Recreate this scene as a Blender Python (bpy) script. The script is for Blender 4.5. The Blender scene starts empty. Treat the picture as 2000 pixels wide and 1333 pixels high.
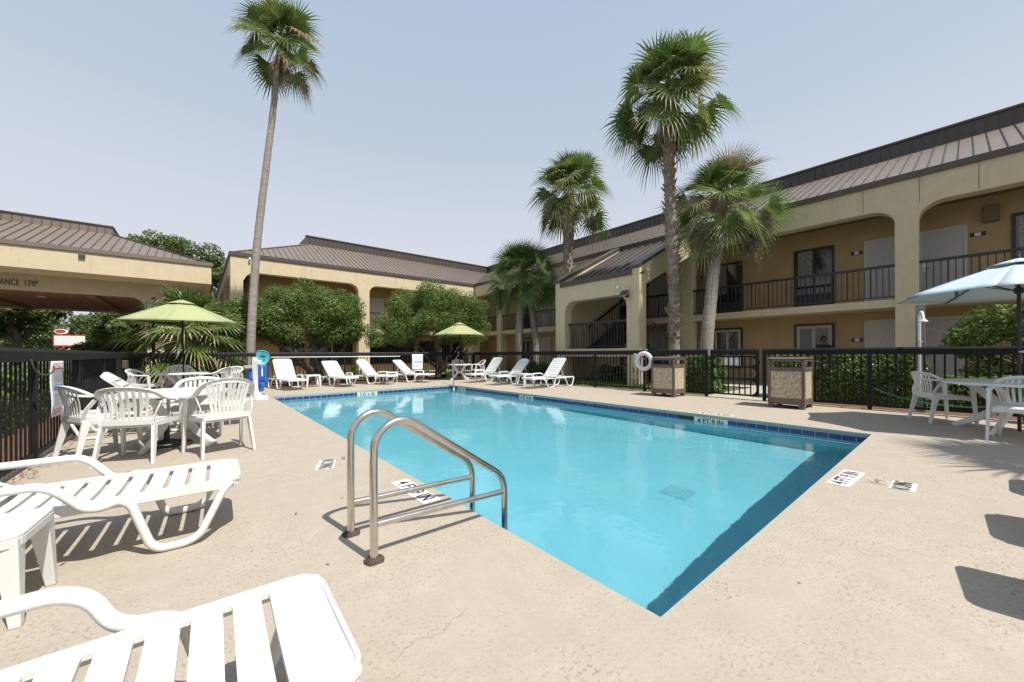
import bpy, bmesh, math, random
import numpy as np
from mathutils import Vector, Matrix
sc = bpy.context.scene
COL = sc.collection
R = math.radians
PI = math.pi
random.seed(7)
rng = np.random.default_rng(11)

# ------------------------------------------------------------------ helpers
def link(o):
    COL.objects.link(o); return o

def tag(o, label=None, cat=None, group=None, kind=None):
    if label: o['label'] = label
    if cat: o['category'] = cat
    if group: o['group'] = group
    if kind: o['kind'] = kind
    return o

def empty(name, loc=(0, 0, 0), rz=0.0, label=None, cat=None, group=None):
    o = bpy.data.objects.new(name, None)
    o.empty_display_size = .2
    o.location = loc; o.rotation_euler = (0, 0, rz)
    link(o)
    return tag(o, label, cat, group)

def wloc(o):
    v = Vector((0, 0, 0))
    while o is not None:
        v += Vector(o.location); o = o.parent
    return v

def kids(o):
    return [c for c in list(COL.objects) if c.parent == o]

def copy_tree(o, parent=None, kidmap=None):
    if kidmap is None:
        kidmap = {}
        for c in COL.objects:
            if c.parent: kidmap.setdefault(c.parent.name, []).append(c)
    c = o.copy(); COL.objects.link(c); c.parent = parent
    for ch in kidmap.get(o.name, []):
        copy_tree(ch, c, kidmap)
    return c

def place(o, loc, rz=0.0, label=None, s=None):
    o.location = loc; o.rotation_euler = (0, 0, rz)
    if label: o['label'] = label
    if s: o.scale = (s, s, s)
    return o

def smooth_path(pts, n=6, closed=False):
    P = [Vector(p) for p in pts]
    Q = [P[0]]
    for p in P[1:]:
        if (p - Q[-1]).length > 2e-3: Q.append(p)
    P = Q
    out = []
    m = len(P)
    rngs = range(m if closed else m - 1)
    for i in rngs:
        if closed:
            p0, p1, p2, p3 = P[(i - 1) % m], P[i], P[(i + 1) % m], P[(i + 2) % m]
        else:
            p0 = P[i - 1] if i > 0 else P[i] * 2 - P[i + 1]
            p1, p2 = P[i], P[i + 1]
            p3 = P[i + 2] if i + 2 < m else P[i + 1] * 2 - P[i]
        for k in range(n):
            t = k / n
            out.append(.5 * ((2 * p1) + (p2 - p0) * t + (2 * p0 - 5 * p1 + 4 * p2 - p3) * t * t + (3 * p1 - p0 - 3 * p2 + p3) * t ** 3))
    if not closed: out.append(P[-1])
    return out

def round_path(pts, r=.08, n=5):
    """polyline with its inner corners rounded by radius-like cut r"""
    P = [Vector(p) for p in pts]
    out = [P[0]]
    for i in range(1, len(P) - 1):
        a, b, c = P[i - 1], P[i], P[i + 1]
        rr = min(r, (a - b).length * .49, (c - b).length * .49)
        s = b + (a - b).normalized() * rr; e = b + (c - b).normalized() * rr
        for k in range(n + 1):
            t = k / n
            out.append(s * (1 - t) ** 2 + b * 2 * t * (1 - t) + e * t * t)
    out.append(P[-1])
    return out

class MB:
    def __init__(s):
        s.v = []; s.f = []; s.m = []; s.cm = 0
    def add(s, vs, fs):
        b = len(s.v)
        s.v.extend([tuple(v) for v in vs])
        for f in fs:
            s.f.append(tuple(b + i for i in f)); s.m.append(s.cm)
        return s
    def box(s, x0, y0, z0, x1, y1, z1):
        x0, x1 = min(x0, x1), max(x0, x1); y0, y1 = min(y0, y1), max(y0, y1); z0, z1 = min(z0, z1), max(z0, z1)
        vs = [(x0, y0, z0), (x1, y0, z0), (x1, y1, z0), (x0, y1, z0), (x0, y0, z1), (x1, y0, z1), (x1, y1, z1), (x0, y1, z1)]
        return s.add(vs, [(0, 3, 2, 1), (4, 5, 6, 7), (0, 1, 5, 4), (1, 2, 6, 5), (2, 3, 7, 6), (3, 0, 4, 7)])
    def obox(s, c, size, M):
        hx, hy, hz = size[0] / 2, size[1] / 2, size[2] / 2
        vs = [Vector(c) + M @ Vector((a * hx, b * hy, d * hz)) for d in (-1, 1) for a, b in ((-1, -1), (1, -1), (1, 1), (-1, 1))]
        return s.add(vs, [(0, 3, 2, 1), (4, 5, 6, 7), (0, 1, 5, 4), (1, 2, 6, 5), (2, 3, 7, 6), (3, 0, 4, 7)])
    def prism(s, pts, h0, h1, plane='xy'):
        n = len(pts)
        def mk(p, h):
            if plane == 'xy': return (p[0], p[1], h)
            if plane == 'xz': return (p[0], h, p[1])
            return (h, p[0], p[1])
        vs = [mk(p, h0) for p in pts] + [mk(p, h1) for p in pts]
        fs = [tuple(range(n))[::-1], tuple(range(n, 2 * n))]
        for i in range(n):
            j = (i + 1) % n; fs.append((i, j, n + j, n + i))
        return s.add(vs, fs)
    def tube(s, path, prof, n=8, closed=False, up=None, scale=None, caps=True):
        """prof: radius or (w,h) : w along side axis, h along up axis. scale: list of factors"""
        P = [Vector(p) for p in path]; m = len(P)
        if isinstance(prof, tuple):
            w, h = prof; c = min(w, h) * .3
            base = [(w / 2, h / 2 - c), (w / 2 - c, h / 2), (-w / 2 + c, h / 2), (-w / 2, h / 2 - c), (-w / 2, -h / 2 + c), (-w / 2 + c, -h / 2), (w / 2 - c, -h / 2), (w / 2, -h / 2 + c)]
        else:
            base = [(prof * math.cos(2 * PI * k / n), prof * math.sin(2 * PI * k / n)) for k in range(n)]
        k = len(base); U = None; vs = []
        for i in range(m):
            if closed: T = (P[(i + 1) % m] - P[i - 1])
            else: T = P[min(i + 1, m - 1)] - P[max(i - 1, 0)]
            if T.length < 1e-9: T = Vector((0, 0, 1))
            T.normalize()
            if up is not None:
                U = Vector(up)
            elif U is None:
                U = Vector((0, 0, 1)) if abs(T.z) < .9 else Vector((1, 0, 0))
            S = T.cross(U)
            if S.length < 1e-4: S = T.orthogonal()
            S.normalize(); U2 = S.cross(T).normalized()
            if up is None: U = U2
            f = 1 if scale is None else scale[i] if not callable(scale) else scale(i / (m - 1))
            for a, b in base: vs.append(P[i] + S * a * f + U2 * b * f)
        fs = []
        for i in range(m if closed else m - 1):
            j = (i + 1) % m
            for q in range(k):
                r = (q + 1) % k
                fs.append((i * k + q, i * k + r, j * k + r, j * k + q))
        if not closed and caps:
            fs.append(tuple(range(k))[::-1]); fs.append(tuple((m - 1) * k + q for q in range(k)))
        return s.add(vs, fs)
    def cyl(s, a, b, r, n=10, r2=None):
        return s.tube([a, b], r, n=n, scale=[1, (r2 / r if r2 else 1)])
    def lathe(s, prof, c=(0, 0, 0), n=24, ang=None):
        vs = []; fs = []; m = len(prof)
        for k in range(n):
            a = 2 * PI * k / n
            for r, z in prof: vs.append((c[0] + r * math.cos(a), c[1] + r * math.sin(a), c[2] + z))
        for k in range(n):
            l = (k + 1) % n
            for i in range(m - 1):
                fs.append((k * m + i, l * m + i, l * m + i + 1, k * m + i + 1))
        s.add(vs, fs)
        if prof[0][0] > 1e-6: s.add([], []); s.f.append(tuple(len(s.v) - n * m + k * m for k in range(n))[::-1]); s.m.append(s.cm)
        if prof[-1][0] > 1e-6: s.f.append(tuple(len(s.v) - n * m + k * m + m - 1 for k in range(n))); s.m.append(s.cm)
        return s
    def grid(s, fn, nu, nv, thick=0.0):
        """surface fn(u,v)->pt, u,v in 0..1, optional thickness along +normal estimate (-z)"""
        vs = [Vector(fn(i / nu, j / nv)) for j in range(nv + 1) for i in range(nu + 1)]
        fs = [(j * (nu + 1) + i, j * (nu + 1) + i + 1, (j + 1) * (nu + 1) + i + 1, (j + 1) * (nu + 1) + i) for j in range(nv) for i in range(nu)]
        return s.add(vs, fs)
    def xf(s, M, start=0):
        for i in range(start, len(s.v)): s.v[i] = tuple(M @ Vector(s.v[i]))
        return s
    def build(s, name, mats, parent=None, world=False, smooth=False, bevel=0, solid=0, sharp=35, kind=None, label=None, upface=False):
        me = bpy.data.meshes.new(name)
        V = s.v
        if parent is not None and world:
            o0 = wloc(parent); V = [(a - o0.x, b - o0.y, c - o0.z) for a, b, c in V]
        me.from_pydata(V, [], s.f)
        if not isinstance(mats, (list, tuple)): mats = [mats]
        for m in mats: me.materials.append(m)
        if len(mats) > 1: me.polygons.foreach_set('material_index', s.m)
        bm = bmesh.new(); bm.from_mesh(me)
        bmesh.ops.recalc_face_normals(bm, faces=bm.faces)
        if upface:
            bm.normal_update()
            for f_ in bm.faces:
                if f_.normal.z < 0: f_.normal_flip()
        bm.to_mesh(me); bm.free()
        if smooth:
            me.polygons.foreach_set('use_smooth', [True] * len(me.polygons))
            try: me.set_sharp_from_angle(angle=R(sharp))
            except Exception: pass
        o = bpy.data.objects.new(name, me); link(o); o.parent = parent
        if solid:
            md = o.modifiers.new('solid', 'SOLIDIFY'); md.thickness = solid; md.offset = 0
        if bevel:
            md = o.modifiers.new('bevel', 'BEVEL'); md.width = bevel; md.segments = 2; md.limit_method = 'ANGLE'; md.angle_limit = R(40)
            if not smooth:
                me.polygons.foreach_set('use_smooth', [True] * len(me.polygons))
                md.harden_normals = True
        if kind: o['kind'] = kind
        if label: o['label'] = label
        return o

def text_obj(name, s, size, M, mat, parent=None, extrude=.001, align='CENTER', bold=0.0, spacing=1.0, sx=1.0):
    cu = bpy.data.curves.new('txt', 'FONT'); cu.body = s; cu.size = size; cu.align_x = align; cu.align_y = 'CENTER'
    cu.extrude = extrude; cu.offset = bold; cu.space_character = spacing; cu.resolution_u = 3
    o = bpy.data.objects.new('txt', cu); link(o)
    dg = bpy.context.evaluated_depsgraph_get(); dg.update()
    me = bpy.data.meshes.new_from_object(o.evaluated_get(dg))
    bpy.data.objects.remove(o); 
    me.transform(Matrix.Diagonal((sx, 1, 1, 1)))
    if parent is not None: M = Matrix.Translation(-wloc(parent)) @ M
    me.transform(M); me.materials.clear(); me.materials.append(mat)
    me.name = name
    o = bpy.data.objects.new(name, me); link(o); o.parent = parent
    return o

def basis(origin, right, upv):
    r = Vector(right).normalized(); u = Vector(upv).normalized(); n = r.cross(u)
    M = Matrix(((r.x, u.x, n.x, origin[0]), (r.y, u.y, n.y, origin[1]), (r.z, u.z, n.z, origin[2]), (0, 0, 0, 1)))
    return M

# ------------------------------------------------------------------ materials
def mat(name, col, rough=.6, metal=0.0, var=.12, scale=6.0, bump=0.0, bscale=40.0, spec=None, coat=0, stretch=None, dirt=None, dirtscale=2.0, dirtamt=.5, dstretch=None):
    m = bpy.data.materials.new(name); m.use_nodes = True
    nt = m.node_tree; N = nt.nodes; L = nt.links; p = N['Principled BSDF']
    p.inputs['Roughness'].default_value = rough; p.inputs['Metallic'].default_value = metal
    if spec is not None: p.inputs['Specular IOR Level'].default_value = spec
    if coat: p.inputs['Coat Weight'].default_value = coat
    tc = N.new('ShaderNodeTexCoord'); src = tc.outputs['Object']
    if stretch:
        mp = N.new('ShaderNodeMapping'); mp.inputs['Scale'].default_value = stretch; L.new(src, mp.inputs[0]); src = mp.outputs[0]
    n = N.new('ShaderNodeTexNoise'); n.inputs['Scale'].default_value = scale; n.inputs['Detail'].default_value = 6; n.inputs['Roughness'].default_value = .65
    L.new(src, n.inputs['Vector'])
    r = N.new('ShaderNodeValToRGB'); e = r.color_ramp.elements
    e[0].position = .3; e[1].position = .72
    e[0].color = tuple(c * (1 - var) for c in col) + (1,); e[1].color = tuple(min(1, c * (1 + var)) for c in col) + (1,)
    L.new(n.outputs['Fac'], r.inputs[0]); out = r.outputs[0]
    if dirt:
        n2 = N.new('ShaderNodeTexNoise'); n2.inputs['Scale'].default_value = dirtscale; n2.inputs['Detail'].default_value = 9; n2.inputs['Roughness'].default_value = .7
        if dstretch:
            mp2 = N.new('ShaderNodeMapping'); mp2.inputs['Scale'].default_value = dstretch; L.new(src, mp2.inputs[0]); L.new(mp2.outputs[0], n2.inputs['Vector'])
        else: L.new(src, n2.inputs['Vector'])
        r2 = N.new('ShaderNodeMapRange'); r2.inputs['From Min'].default_value = .52; r2.inputs['From Max'].default_value = .75; r2.inputs['To Max'].default_value = dirtamt
        L.new(n2.outputs['Fac'], r2.inputs[0])
        mx = N.new('ShaderNodeMix'); mx.data_type = 'RGBA'; L.new(r2.outputs[0], mx.inputs[0]); L.new(out, mx.inputs[6]); mx.inputs[7].default_value = (*dirt, 1)
        out = mx.outputs[2]
    L.new(out, p.inputs['Base Color'])
    if bump:
        nb = N.new('ShaderNodeTexNoise'); nb.inputs['Scale'].default_value = bscale; nb.inputs['Detail'].default_value = 4
        L.new(tc.outputs['Object'], nb.inputs['Vector'])
        b = N.new('ShaderNodeBump'); b.inputs['Strength'].default_value = bump; b.inputs['Distance'].default_value = .02
        L.new(nb.outputs['Fac'], b.inputs['Height']); L.new(b.outputs[0], p.inputs['Normal'])
    return m

def leaf_mat(name, dark, mid, light, trans=.35, rough=.45, nscale=1.2):
    m = bpy.data.materials.new(name); m.use_nodes = True
    nt = m.node_tree; N = nt.nodes; L = nt.links; p = N['Principled BSDF']; out = N['Material Output']
    at = N.new('ShaderNodeAttribute'); at.attribute_name = 'var'
    r = N.new('ShaderNodeValToRGB'); e = r.color_ramp.elements
    e[0].position = 0; e[0].color = (*dark, 1); e[1].position = 1; e[1].color = (*light, 1)
    k = r.color_ramp.elements.new(.5); k.color = (*mid, 1)
    L.new(at.outputs['Fac'], r.inputs[0]); L.new(r.outputs[0], p.inputs['Base Color'])
    p.inputs['Roughness'].default_value = rough; p.inputs['Specular IOR Level'].default_value = .4
    t = N.new('ShaderNodeBsdfTranslucent'); L.new(r.outputs[0], t.inputs[0])
    mx = N.new('ShaderNodeMixShader'); mx.inputs[0].default_value = trans
    L.new(p.outputs[0], mx.inputs[1]); L.new(t.outputs[0], mx.inputs[2]); L.new(mx.outputs[0], out.inputs['Surface'])
    return m

M = {}
M['deck'] = None
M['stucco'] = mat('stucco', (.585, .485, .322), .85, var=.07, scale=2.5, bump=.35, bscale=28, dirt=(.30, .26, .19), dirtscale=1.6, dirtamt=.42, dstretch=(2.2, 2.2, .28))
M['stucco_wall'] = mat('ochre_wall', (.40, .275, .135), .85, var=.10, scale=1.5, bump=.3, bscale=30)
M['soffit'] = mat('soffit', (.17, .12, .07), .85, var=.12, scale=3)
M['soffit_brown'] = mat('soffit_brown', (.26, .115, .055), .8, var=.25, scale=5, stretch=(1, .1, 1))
M['roof'] = mat('roof_metal', (.18, .144, .114), .45, metal=.1, var=.07, scale=1.2, dirt=(.24, .2, .16), dirtscale=.7, dirtamt=.3)
M['roof_dark'] = mat('roof_dark', (.075, .062, .052), .45, metal=.2, var=.1, scale=2)
M['trim'] = mat('trim_metal', (.085, .07, .058), .45, metal=.2, var=.1, scale=2)
M['black'] = mat('black_paint', (.018, .017, .018), .42, var=.35, scale=9, dirt=(.06, .055, .05), dirtscale=5, dirtamt=.5)
M['fence'] = mat('fence_paint', (.010, .009, .010), .62, spec=.25, var=.4, scale=7, bump=.1, bscale=60, dirt=(.045, .042, .042), dirtscale=5, dirtamt=.3)
M['door'] = mat('door_paint', (.42, .39, .37), .5, var=.03)
M['doorframe'] = mat('door_frame', (.47, .44, .40), .5, var=.04)
M['plastic'] = mat('white_plastic', (.67, .66, .635), .38, var=.03, scale=4, dirt=(.66, .63, .56), dirtscale=3, dirtamt=.35, bump=.04, bscale=90)
M['plastic_new'] = mat('white_plastic_b', (.69, .69, .69), .35, var=.02, scale=4)
M['steel'] = mat('steel', (.62, .58, .52), .23, metal=1.0, var=.12, scale=9, stretch=(1, 1, .6), bump=.03, bscale=120, dirt=(.33, .22, .12), dirtscale=5, dirtamt=.35)
M['rust'] = mat('rusty', (.06, .038, .026), .8, var=.5, scale=20)
M['chrome'] = mat('chrome', (.75, .75, .75), .15, metal=1.0, var=.05)
M['concrete'] = mat('concrete', (.42, .38, .31), .9, var=.12, scale=2, bump=.2)
M['mulch'] = mat('mulch', (.15, .07, .035), .95, var=.55, scale=22, bump=1, bscale=50)
M['bark'] = mat('bark', (.16, .12, .085), .9, var=.4, scale=14, bump=.8, bscale=30, stretch=(1, 1, .3))
M['palm_bark'] = mat('palm_bark', (.27, .235, .20), .9, var=.28, scale=7, bump=.9, bscale=26, stretch=(.6, .6, 2.5))
M['boot'] = mat('palm_boot', (.24, .18, .13), .9, var=.45, scale=14, bump=.6, bscale=30)
M['deadleaf'] = leaf_mat('dead_frond', (.17, .13, .085), (.33, .26, .17), (.52, .42, .29), .25, .8)
M['palm'] = leaf_mat('palm_frond', (.045, .08, .018), (.13, .19, .045), (.36, .40, .13), .42, .38)
M['palm2'] = leaf_mat('sabal_frond', (.055, .10, .025), (.155, .24, .065), (.44, .47, .17), .42, .38)
M['flower'] = leaf_mat('seed_stalks', (.12, .09, .07), (.2, .155, .12), (.3, .24, .18), .1, .9)
M['leaf'] = leaf_mat('leaf_tree', (.05, .09, .018), (.125, .19, .04), (.27, .35, .085), .42, .55)
M['oak'] = leaf_mat('leaf_oak', (.06, .095, .03), (.13, .18, .055), (.25, .31, .10), .42, .6)
M['hedge'] = leaf_mat('leaf_hedge', (.032, .07, .010), (.09, .175, .025), (.27, .40, .07), .25, .4)
M['strap'] = leaf_mat('leaf_strap', (.04, .09, .02), (.12, .19, .03), (.36, .36, .06), .35, .4)
M['twig'] = mat('twigs', (.05, .05, .02), .9, var=.4, scale=20)
M['faded_red'] = mat('faded_red', (.42, .24, .19), .8)
M['faded_grey'] = mat('faded_grey', (.16, .15, .14), .8)
M['tile_faded'] = mat('tile_faded', (.47, .42, .35), .7, var=.1, scale=20)
M['green_cloth'] = mat('green_cloth', (.335, .36, .17), .85, var=.03, scale=3, bump=.1, bscale=200)
M['blue_cloth'] = mat('blue_cloth', (.45, .55, .59), .85, var=.03, scale=3, bump=.1, bscale=200)
M['greenpl'] = mat('green_plastic', (.01, .16, .10), .4, var=.1)
M['bluepl'] = mat('blue_fabric', (.03, .12, .40), .55, var=.1, scale=8)
M['tealnet'] = mat('teal_net', (.08, .42, .50), .8, var=.3, scale=30)
M['aggregate'] = None
M['canbrown'] = mat('can_brown', (.125, .088, .072), .5, var=.1, scale=6, bump=.05)
M['glass'] = mat('window_glass', (.015, .018, .02), .06, var=.1, spec=.8)
M['blind'] = mat('blinds', (.42, .38, .34), .7, var=.05)
M['winframe'] = mat('window_frame', (.02, .017, .015), .5)
M['whitepaint'] = mat('white_paint', (.75, .74, .70), .6, var=.04)
M['signwhite'] = mat('sign_white', (.78, .79, .80), .45, var=.03)
M['ink'] = mat('ink_black', (.015, .015, .02), .6, var=.2)
M['inkred'] = mat('ink_red', (.55, .05, .03), .6, var=.1)
M['inkblue'] = mat('ink_blue', (.05, .16, .5), .6, var=.1)
M['inkgrey'] = mat('ink_grey', (.30, .33, .38), .6, var=.1)
M['tilewhite'] = mat('tile_white', (.70, .69, .64), .4, var=.06, scale=10, dirt=(.45, .4, .33), dirtscale=8, dirtamt=.6)
M['skin'] = mat('skin', (.13, .06, .035), .5, var=.08)
M['blackcloth'] = mat('black_cloth', (.012, .012, .014), .85, var=.3)
M['lampglass'] = mat('lamp_glass', (.55, .60, .55), .2, var=.05, spec=.6)
M['gravelgrey'] = mat('asphalt', (.075, .072, .068), .9, var=.25, scale=8, bump=.3)
M['buildwhite'] = mat('panel_white', (.8, .79, .74), .6, var=.03)
M['redpaint'] = mat('red_paint', (.50, .045, .04), .5, var=.1)
M['rope'] = mat('rope_white', (.7, .7, .68), .8, var=.1, scale=60)
M['ropeblue'] = mat('rope_blue', (.06, .08, .4), .8, var=.1, scale=60)

def agg_mat():
    m = bpy.data.materials.new('pebble_aggregate'); m.use_nodes = True; nt = m.node_tree; N = nt.nodes; L = nt.links; p = N['Principled BSDF']
    tc = N.new('ShaderNodeTexCoord'); v = N.new('ShaderNodeTexVoronoi'); v.inputs['Scale'].default_value = 62; L.new(tc.outputs['Object'], v.inputs['Vector'])
    s = N.new('ShaderNodeSeparateColor'); L.new(v.outputs['Color'], s.inputs[0])
    r = N.new('ShaderNodeValToRGB'); L.new(s.outputs[0], r.inputs[0]); e = r.color_ramp.elements
    e[0].color = (.17, .10, .05, 1); e[1].color = (.62, .54, .40, 1); e.new(.3).color = (.36, .27, .16, 1); e.new(.55).color = (.50, .42, .28, 1)
    L.new(r.outputs[0], p.inputs['Base Color']); p.inputs['Roughness'].default_value = .75
    b = N.new('ShaderNodeBump'); b.inputs['Strength'].default_value = .7; b.inputs['Distance'].default_value = .01; b.invert = True
    L.new(v.outputs['Distance'], b.inputs['Height']); L.new(b.outputs[0], p.inputs['Normal'])
    return m
M['aggregate'] = agg_mat()

def deck_mat():
    m = bpy.data.materials.new('pool_deck'); m.use_nodes = True; nt = m.node_tree; N = nt.nodes; L = nt.links; p = N['Principled BSDF']
    tc = N.new('ShaderNodeTexCoord'); src = tc.outputs['Object']
    def noise(s, d=6, rg=.6, vec=None):
        n = N.new('ShaderNodeTexNoise'); n.inputs['Scale'].default_value = s; n.inputs['Detail'].default_value = d; n.inputs['Roughness'].default_value = rg
        L.new(vec or src, n.inputs['Vector']); return n.outputs['Fac']
    def mr(x, a, b, c=0., d=1.):
        r = N.new('ShaderNodeMapRange'); r.inputs['From Min'].default_value = a; r.inputs['From Max'].default_value = b; r.inputs['To Min'].default_value = c; r.inputs['To Max'].default_value = d
        L.new(x, r.inputs[0]); return r.outputs[0]
    def mix(f, a, b):
        x = N.new('ShaderNodeMix'); x.data_type = 'RGBA'; L.new(f, x.inputs[0])
        for k, q in ((6, a), (7, b)):
            if isinstance(q, tuple): x.inputs[k].default_value = (*q, 1)
            else: L.new(q, x.inputs[k])
        return x.outputs[2]
    def math_(op, a, b=None):
        x = N.new('ShaderNodeMath'); x.operation = op
        for k, q in ((0, a), (1, b)):
            if q is None: continue
            if isinstance(q, (int, float)): x.inputs[k].default_value = q
            else: L.new(q, x.inputs[k])
        return x.outputs[0]
    base = mix(mr(noise(.55, 5), .3, .7), (.392, .34, .272), (.44, .384, .31))
    base = mix(mr(noise(5, 8, .75), .35, .75), base, (.355, .305, .24))
    # knock-down texture pits: dark where the trowelled skin has gaps, in patches
    pits = mr(noise(58, 3, .55), .56, .63)
    patch = mr(noise(1.1, 5, .7), .38, .62)
    f = math_('MULTIPLY', pits, patch); f = math_('MULTIPLY', f, .85)
    base = mix(f, base, (.20, .16, .12))
    fine = mr(noise(120, 3, .6), .52, .72, 0, .42)
    base = mix(fine, base, (.30, .24, .18))
    # thin cracks
    v = N.new('ShaderNodeTexVoronoi'); v.feature = 'DISTANCE_TO_EDGE'; v.inputs['Scale'].default_value = .42
    wv = N.new('ShaderNodeVectorMath'); wv.operation = 'ADD'
    nn = N.new('ShaderNodeTexNoise'); nn.inputs['Scale'].default_value = 3.0; nn.inputs['Detail'].default_value = 5; L.new(src, nn.inputs['Vector'])
    sc_ = N.new('ShaderNodeVectorMath'); sc_.operation = 'SCALE'; sc_.inputs['Scale'].default_value = .35; L.new(nn.outputs['Color'], sc_.inputs[0])
    L.new(src, wv.inputs[0]); L.new(sc_.outputs[0], wv.inputs[1]); L.new(wv.outputs[0], v.inputs['Vector'])
    cr = mr(v.outputs['Distance'], .0, .0016, 1, 0)
    cr = math_('MULTIPLY', cr, mr(noise(1.7, 3), .48, .60)); cr = math_('MULTIPLY', cr, .5)
    base = mix(cr, base, (.16, .12, .09))
    # sparse stains
    base = mix(mr(noise(.8, 9, .75), .60, .80, 0, .35), base, (.36, .28, .20))
    L.new(base, p.inputs['Base Color']); p.inputs['Roughness'].default_value = .85; p.inputs['Specular IOR Level'].default_value = .3
    h = math_('ADD', noise(42, 5, .65), math_('MULTIPLY', noise(150, 2), .4))
    b = N.new('ShaderNodeBump'); b.inputs['Strength'].default_value = .45; b.inputs['Distance'].default_value = .008
    L.new(h, b.inputs['Height']); L.new(b.outputs[0], p.inputs['Normal'])
    return m
M['deck'] = deck_mat()

def ground_mat():
    m = bpy.data.materials.new('grass_soil'); m.use_nodes = True; nt = m.node_tree; N = nt.nodes; L = nt.links; p = N['Principled BSDF']
    tc = N.new('ShaderNodeTexCoord'); n = N.new('ShaderNodeTexNoise'); n.inputs['Scale'].default_value = 1.3; n.inputs['Detail'].default_value = 9; n.inputs['Roughness'].default_value = .75
    L.new(tc.outputs['Object'], n.inputs['Vector']); r = N.new('ShaderNodeValToRGB'); L.new(n.outputs['Fac'], r.inputs[0]); e = r.color_ramp.elements
    e[0].position = .3; e[0].color = (.05, .08, .02, 1); e[1].position = .7; e[1].color = (.16, .12, .075, 1); e.new(.5).color = (.085, .11, .035, 1)
    L.new(r.outputs[0], p.inputs['Base Color']); p.inputs['Roughness'].default_value = .95
    n2 = N.new('ShaderNodeTexNoise'); n2.inputs['Scale'].default_value = 40; L.new(tc.outputs['Object'], n2.inputs['Vector'])
    b = N.new('ShaderNodeBump'); b.inputs['Strength'].default_value = 1; b.inputs['Distance'].default_value = .03; L.new(n2.outputs['Fac'], b.inputs['Height']); L.new(b.outputs[0], p.inputs['Normal'])
    return m
M['ground'] = ground_mat()

def water_mat():
    m = bpy.data.materials.new('pool_water'); m.use_nodes = True; nt = m.node_tree; N = nt.nodes; L = nt.links; p = N['Principled BSDF']
    p.inputs['Transmission Weight'].default_value = 1; p.inputs['Roughness'].default_value = 0; p.inputs['IOR'].default_value = 1.33
    p.inputs['Base Color'].default_value = (.97, 1, 1, 1)
    tc = N.new('ShaderNodeTexCoord')
    a = N.new('ShaderNodeTexNoise'); a.inputs['Scale'].default_value = 1.6; a.inputs['Detail'].default_value = 3; L.new(tc.outputs['Object'], a.inputs['Vector'])
    c = N.new('ShaderNodeTexNoise'); c.inputs['Scale'].default_value = 9; c.inputs['Detail'].default_value = 2; L.new(tc.outputs['Object'], c.inputs['Vector'])
    ad = N.new('ShaderNodeMath'); ad.operation = 'MULTIPLY_ADD'; L.new(c.outputs['Fac'], ad.inputs[0]); ad.inputs[1].default_value = .16; L.new(a.outputs['Fac'], ad.inputs[2])
    d = N.new('ShaderNodeTexNoise'); d.inputs['Scale'].default_value = 26; d.inputs['Detail'].default_value = 2; L.new(tc.outputs['Object'], d.inputs['Vector'])
    ad2 = N.new('ShaderNodeMath'); ad2.operation = 'MULTIPLY_ADD'; L.new(d.outputs['Fac'], ad2.inputs[0]); ad2.inputs[1].default_value = .07; L.new(ad.outputs[0], ad2.inputs[2]); ad = ad2
    b = N.new('ShaderNodeBump'); b.inputs['Strength'].default_value = .35; b.inputs['Distance'].default_value = .022
    L.new(ad.outputs[0], b.inputs['Height']); L.new(b.outputs[0], p.inputs['Normal'])
    return m
M['water'] = water_mat()
M['plaster'] = mat('pool_plaster', (.175, .53, .62), .7, var=.06, scale=1.2, dirt=(.225, .60, .68), dirtscale=2.2, dirtamt=.5)
M['coping'] = mat('pool_coping', (.26, .36, .32), .7, var=.12, scale=6, bump=.2)

# ------------------------------------------------------------------ foliage
def leaf_mesh(name, pts, nrm, size, mats, parent, var=None, aspect=.5, fold=.0, world=True, droop=.0, matidx=None):
    n = len(pts)
    pts = np.asarray(pts, float); nrm = np.asarray(nrm, float)
    nrm /= np.linalg.norm(nrm, axis=1, keepdims=True) + 1e-9
    t = rng.normal(size=(n, 3)); t -= nrm * (t * nrm).sum(1, keepdims=True); t[:, 2] -= droop
    t /= np.linalg.norm(t, axis=1, keepdims=True) + 1e-9
    s = np.cross(nrm, t); s /= np.linalg.norm(s, axis=1, keepdims=True) + 1e-9
    L = (size * rng.uniform(.65, 1.35, n))[:, None]; W = L * aspect
    a = pts - t * L * .5; b = pts + s * W * .5 + nrm * W * .12; c = pts + t * L * .5; d = pts - s * W * .5 + nrm * W * .12
    V = np.stack([a, b, c, d], 1).reshape(-1, 3)
    if parent is not None and world:
        o0 = wloc(parent); V = V - np.array([o0.x, o0.y, o0.z])
    me = bpy.data.meshes.new(name)
    me.vertices.add(4 * n); me.vertices.foreach_set('co', V.ravel())
    me.loops.add(4 * n); me.loops.foreach_set('vertex_index', np.arange(4 * n, dtype=np.int32))
    me.polygons.add(n); me.polygons.foreach_set('loop_start', np.arange(0, 4 * n, 4, dtype=np.int32))
    if not isinstance(mats, (list, tuple)): mats = [mats]
    for m in mats: me.materials.append(m)
    if matidx is not None: me.polygons.foreach_set('material_index', matidx)
    at = me.attributes.new('var', 'FLOAT', 'FACE')
    if var is None: var = np.clip(rng.normal(.5, .22, n), 0, 1)
    at.data.foreach_set('value', np.asarray(var, np.float32))
    me.update(calc_edges=True)
    o = bpy.data.objects.new(name, me); link(o); o.parent = parent
    return o

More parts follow.
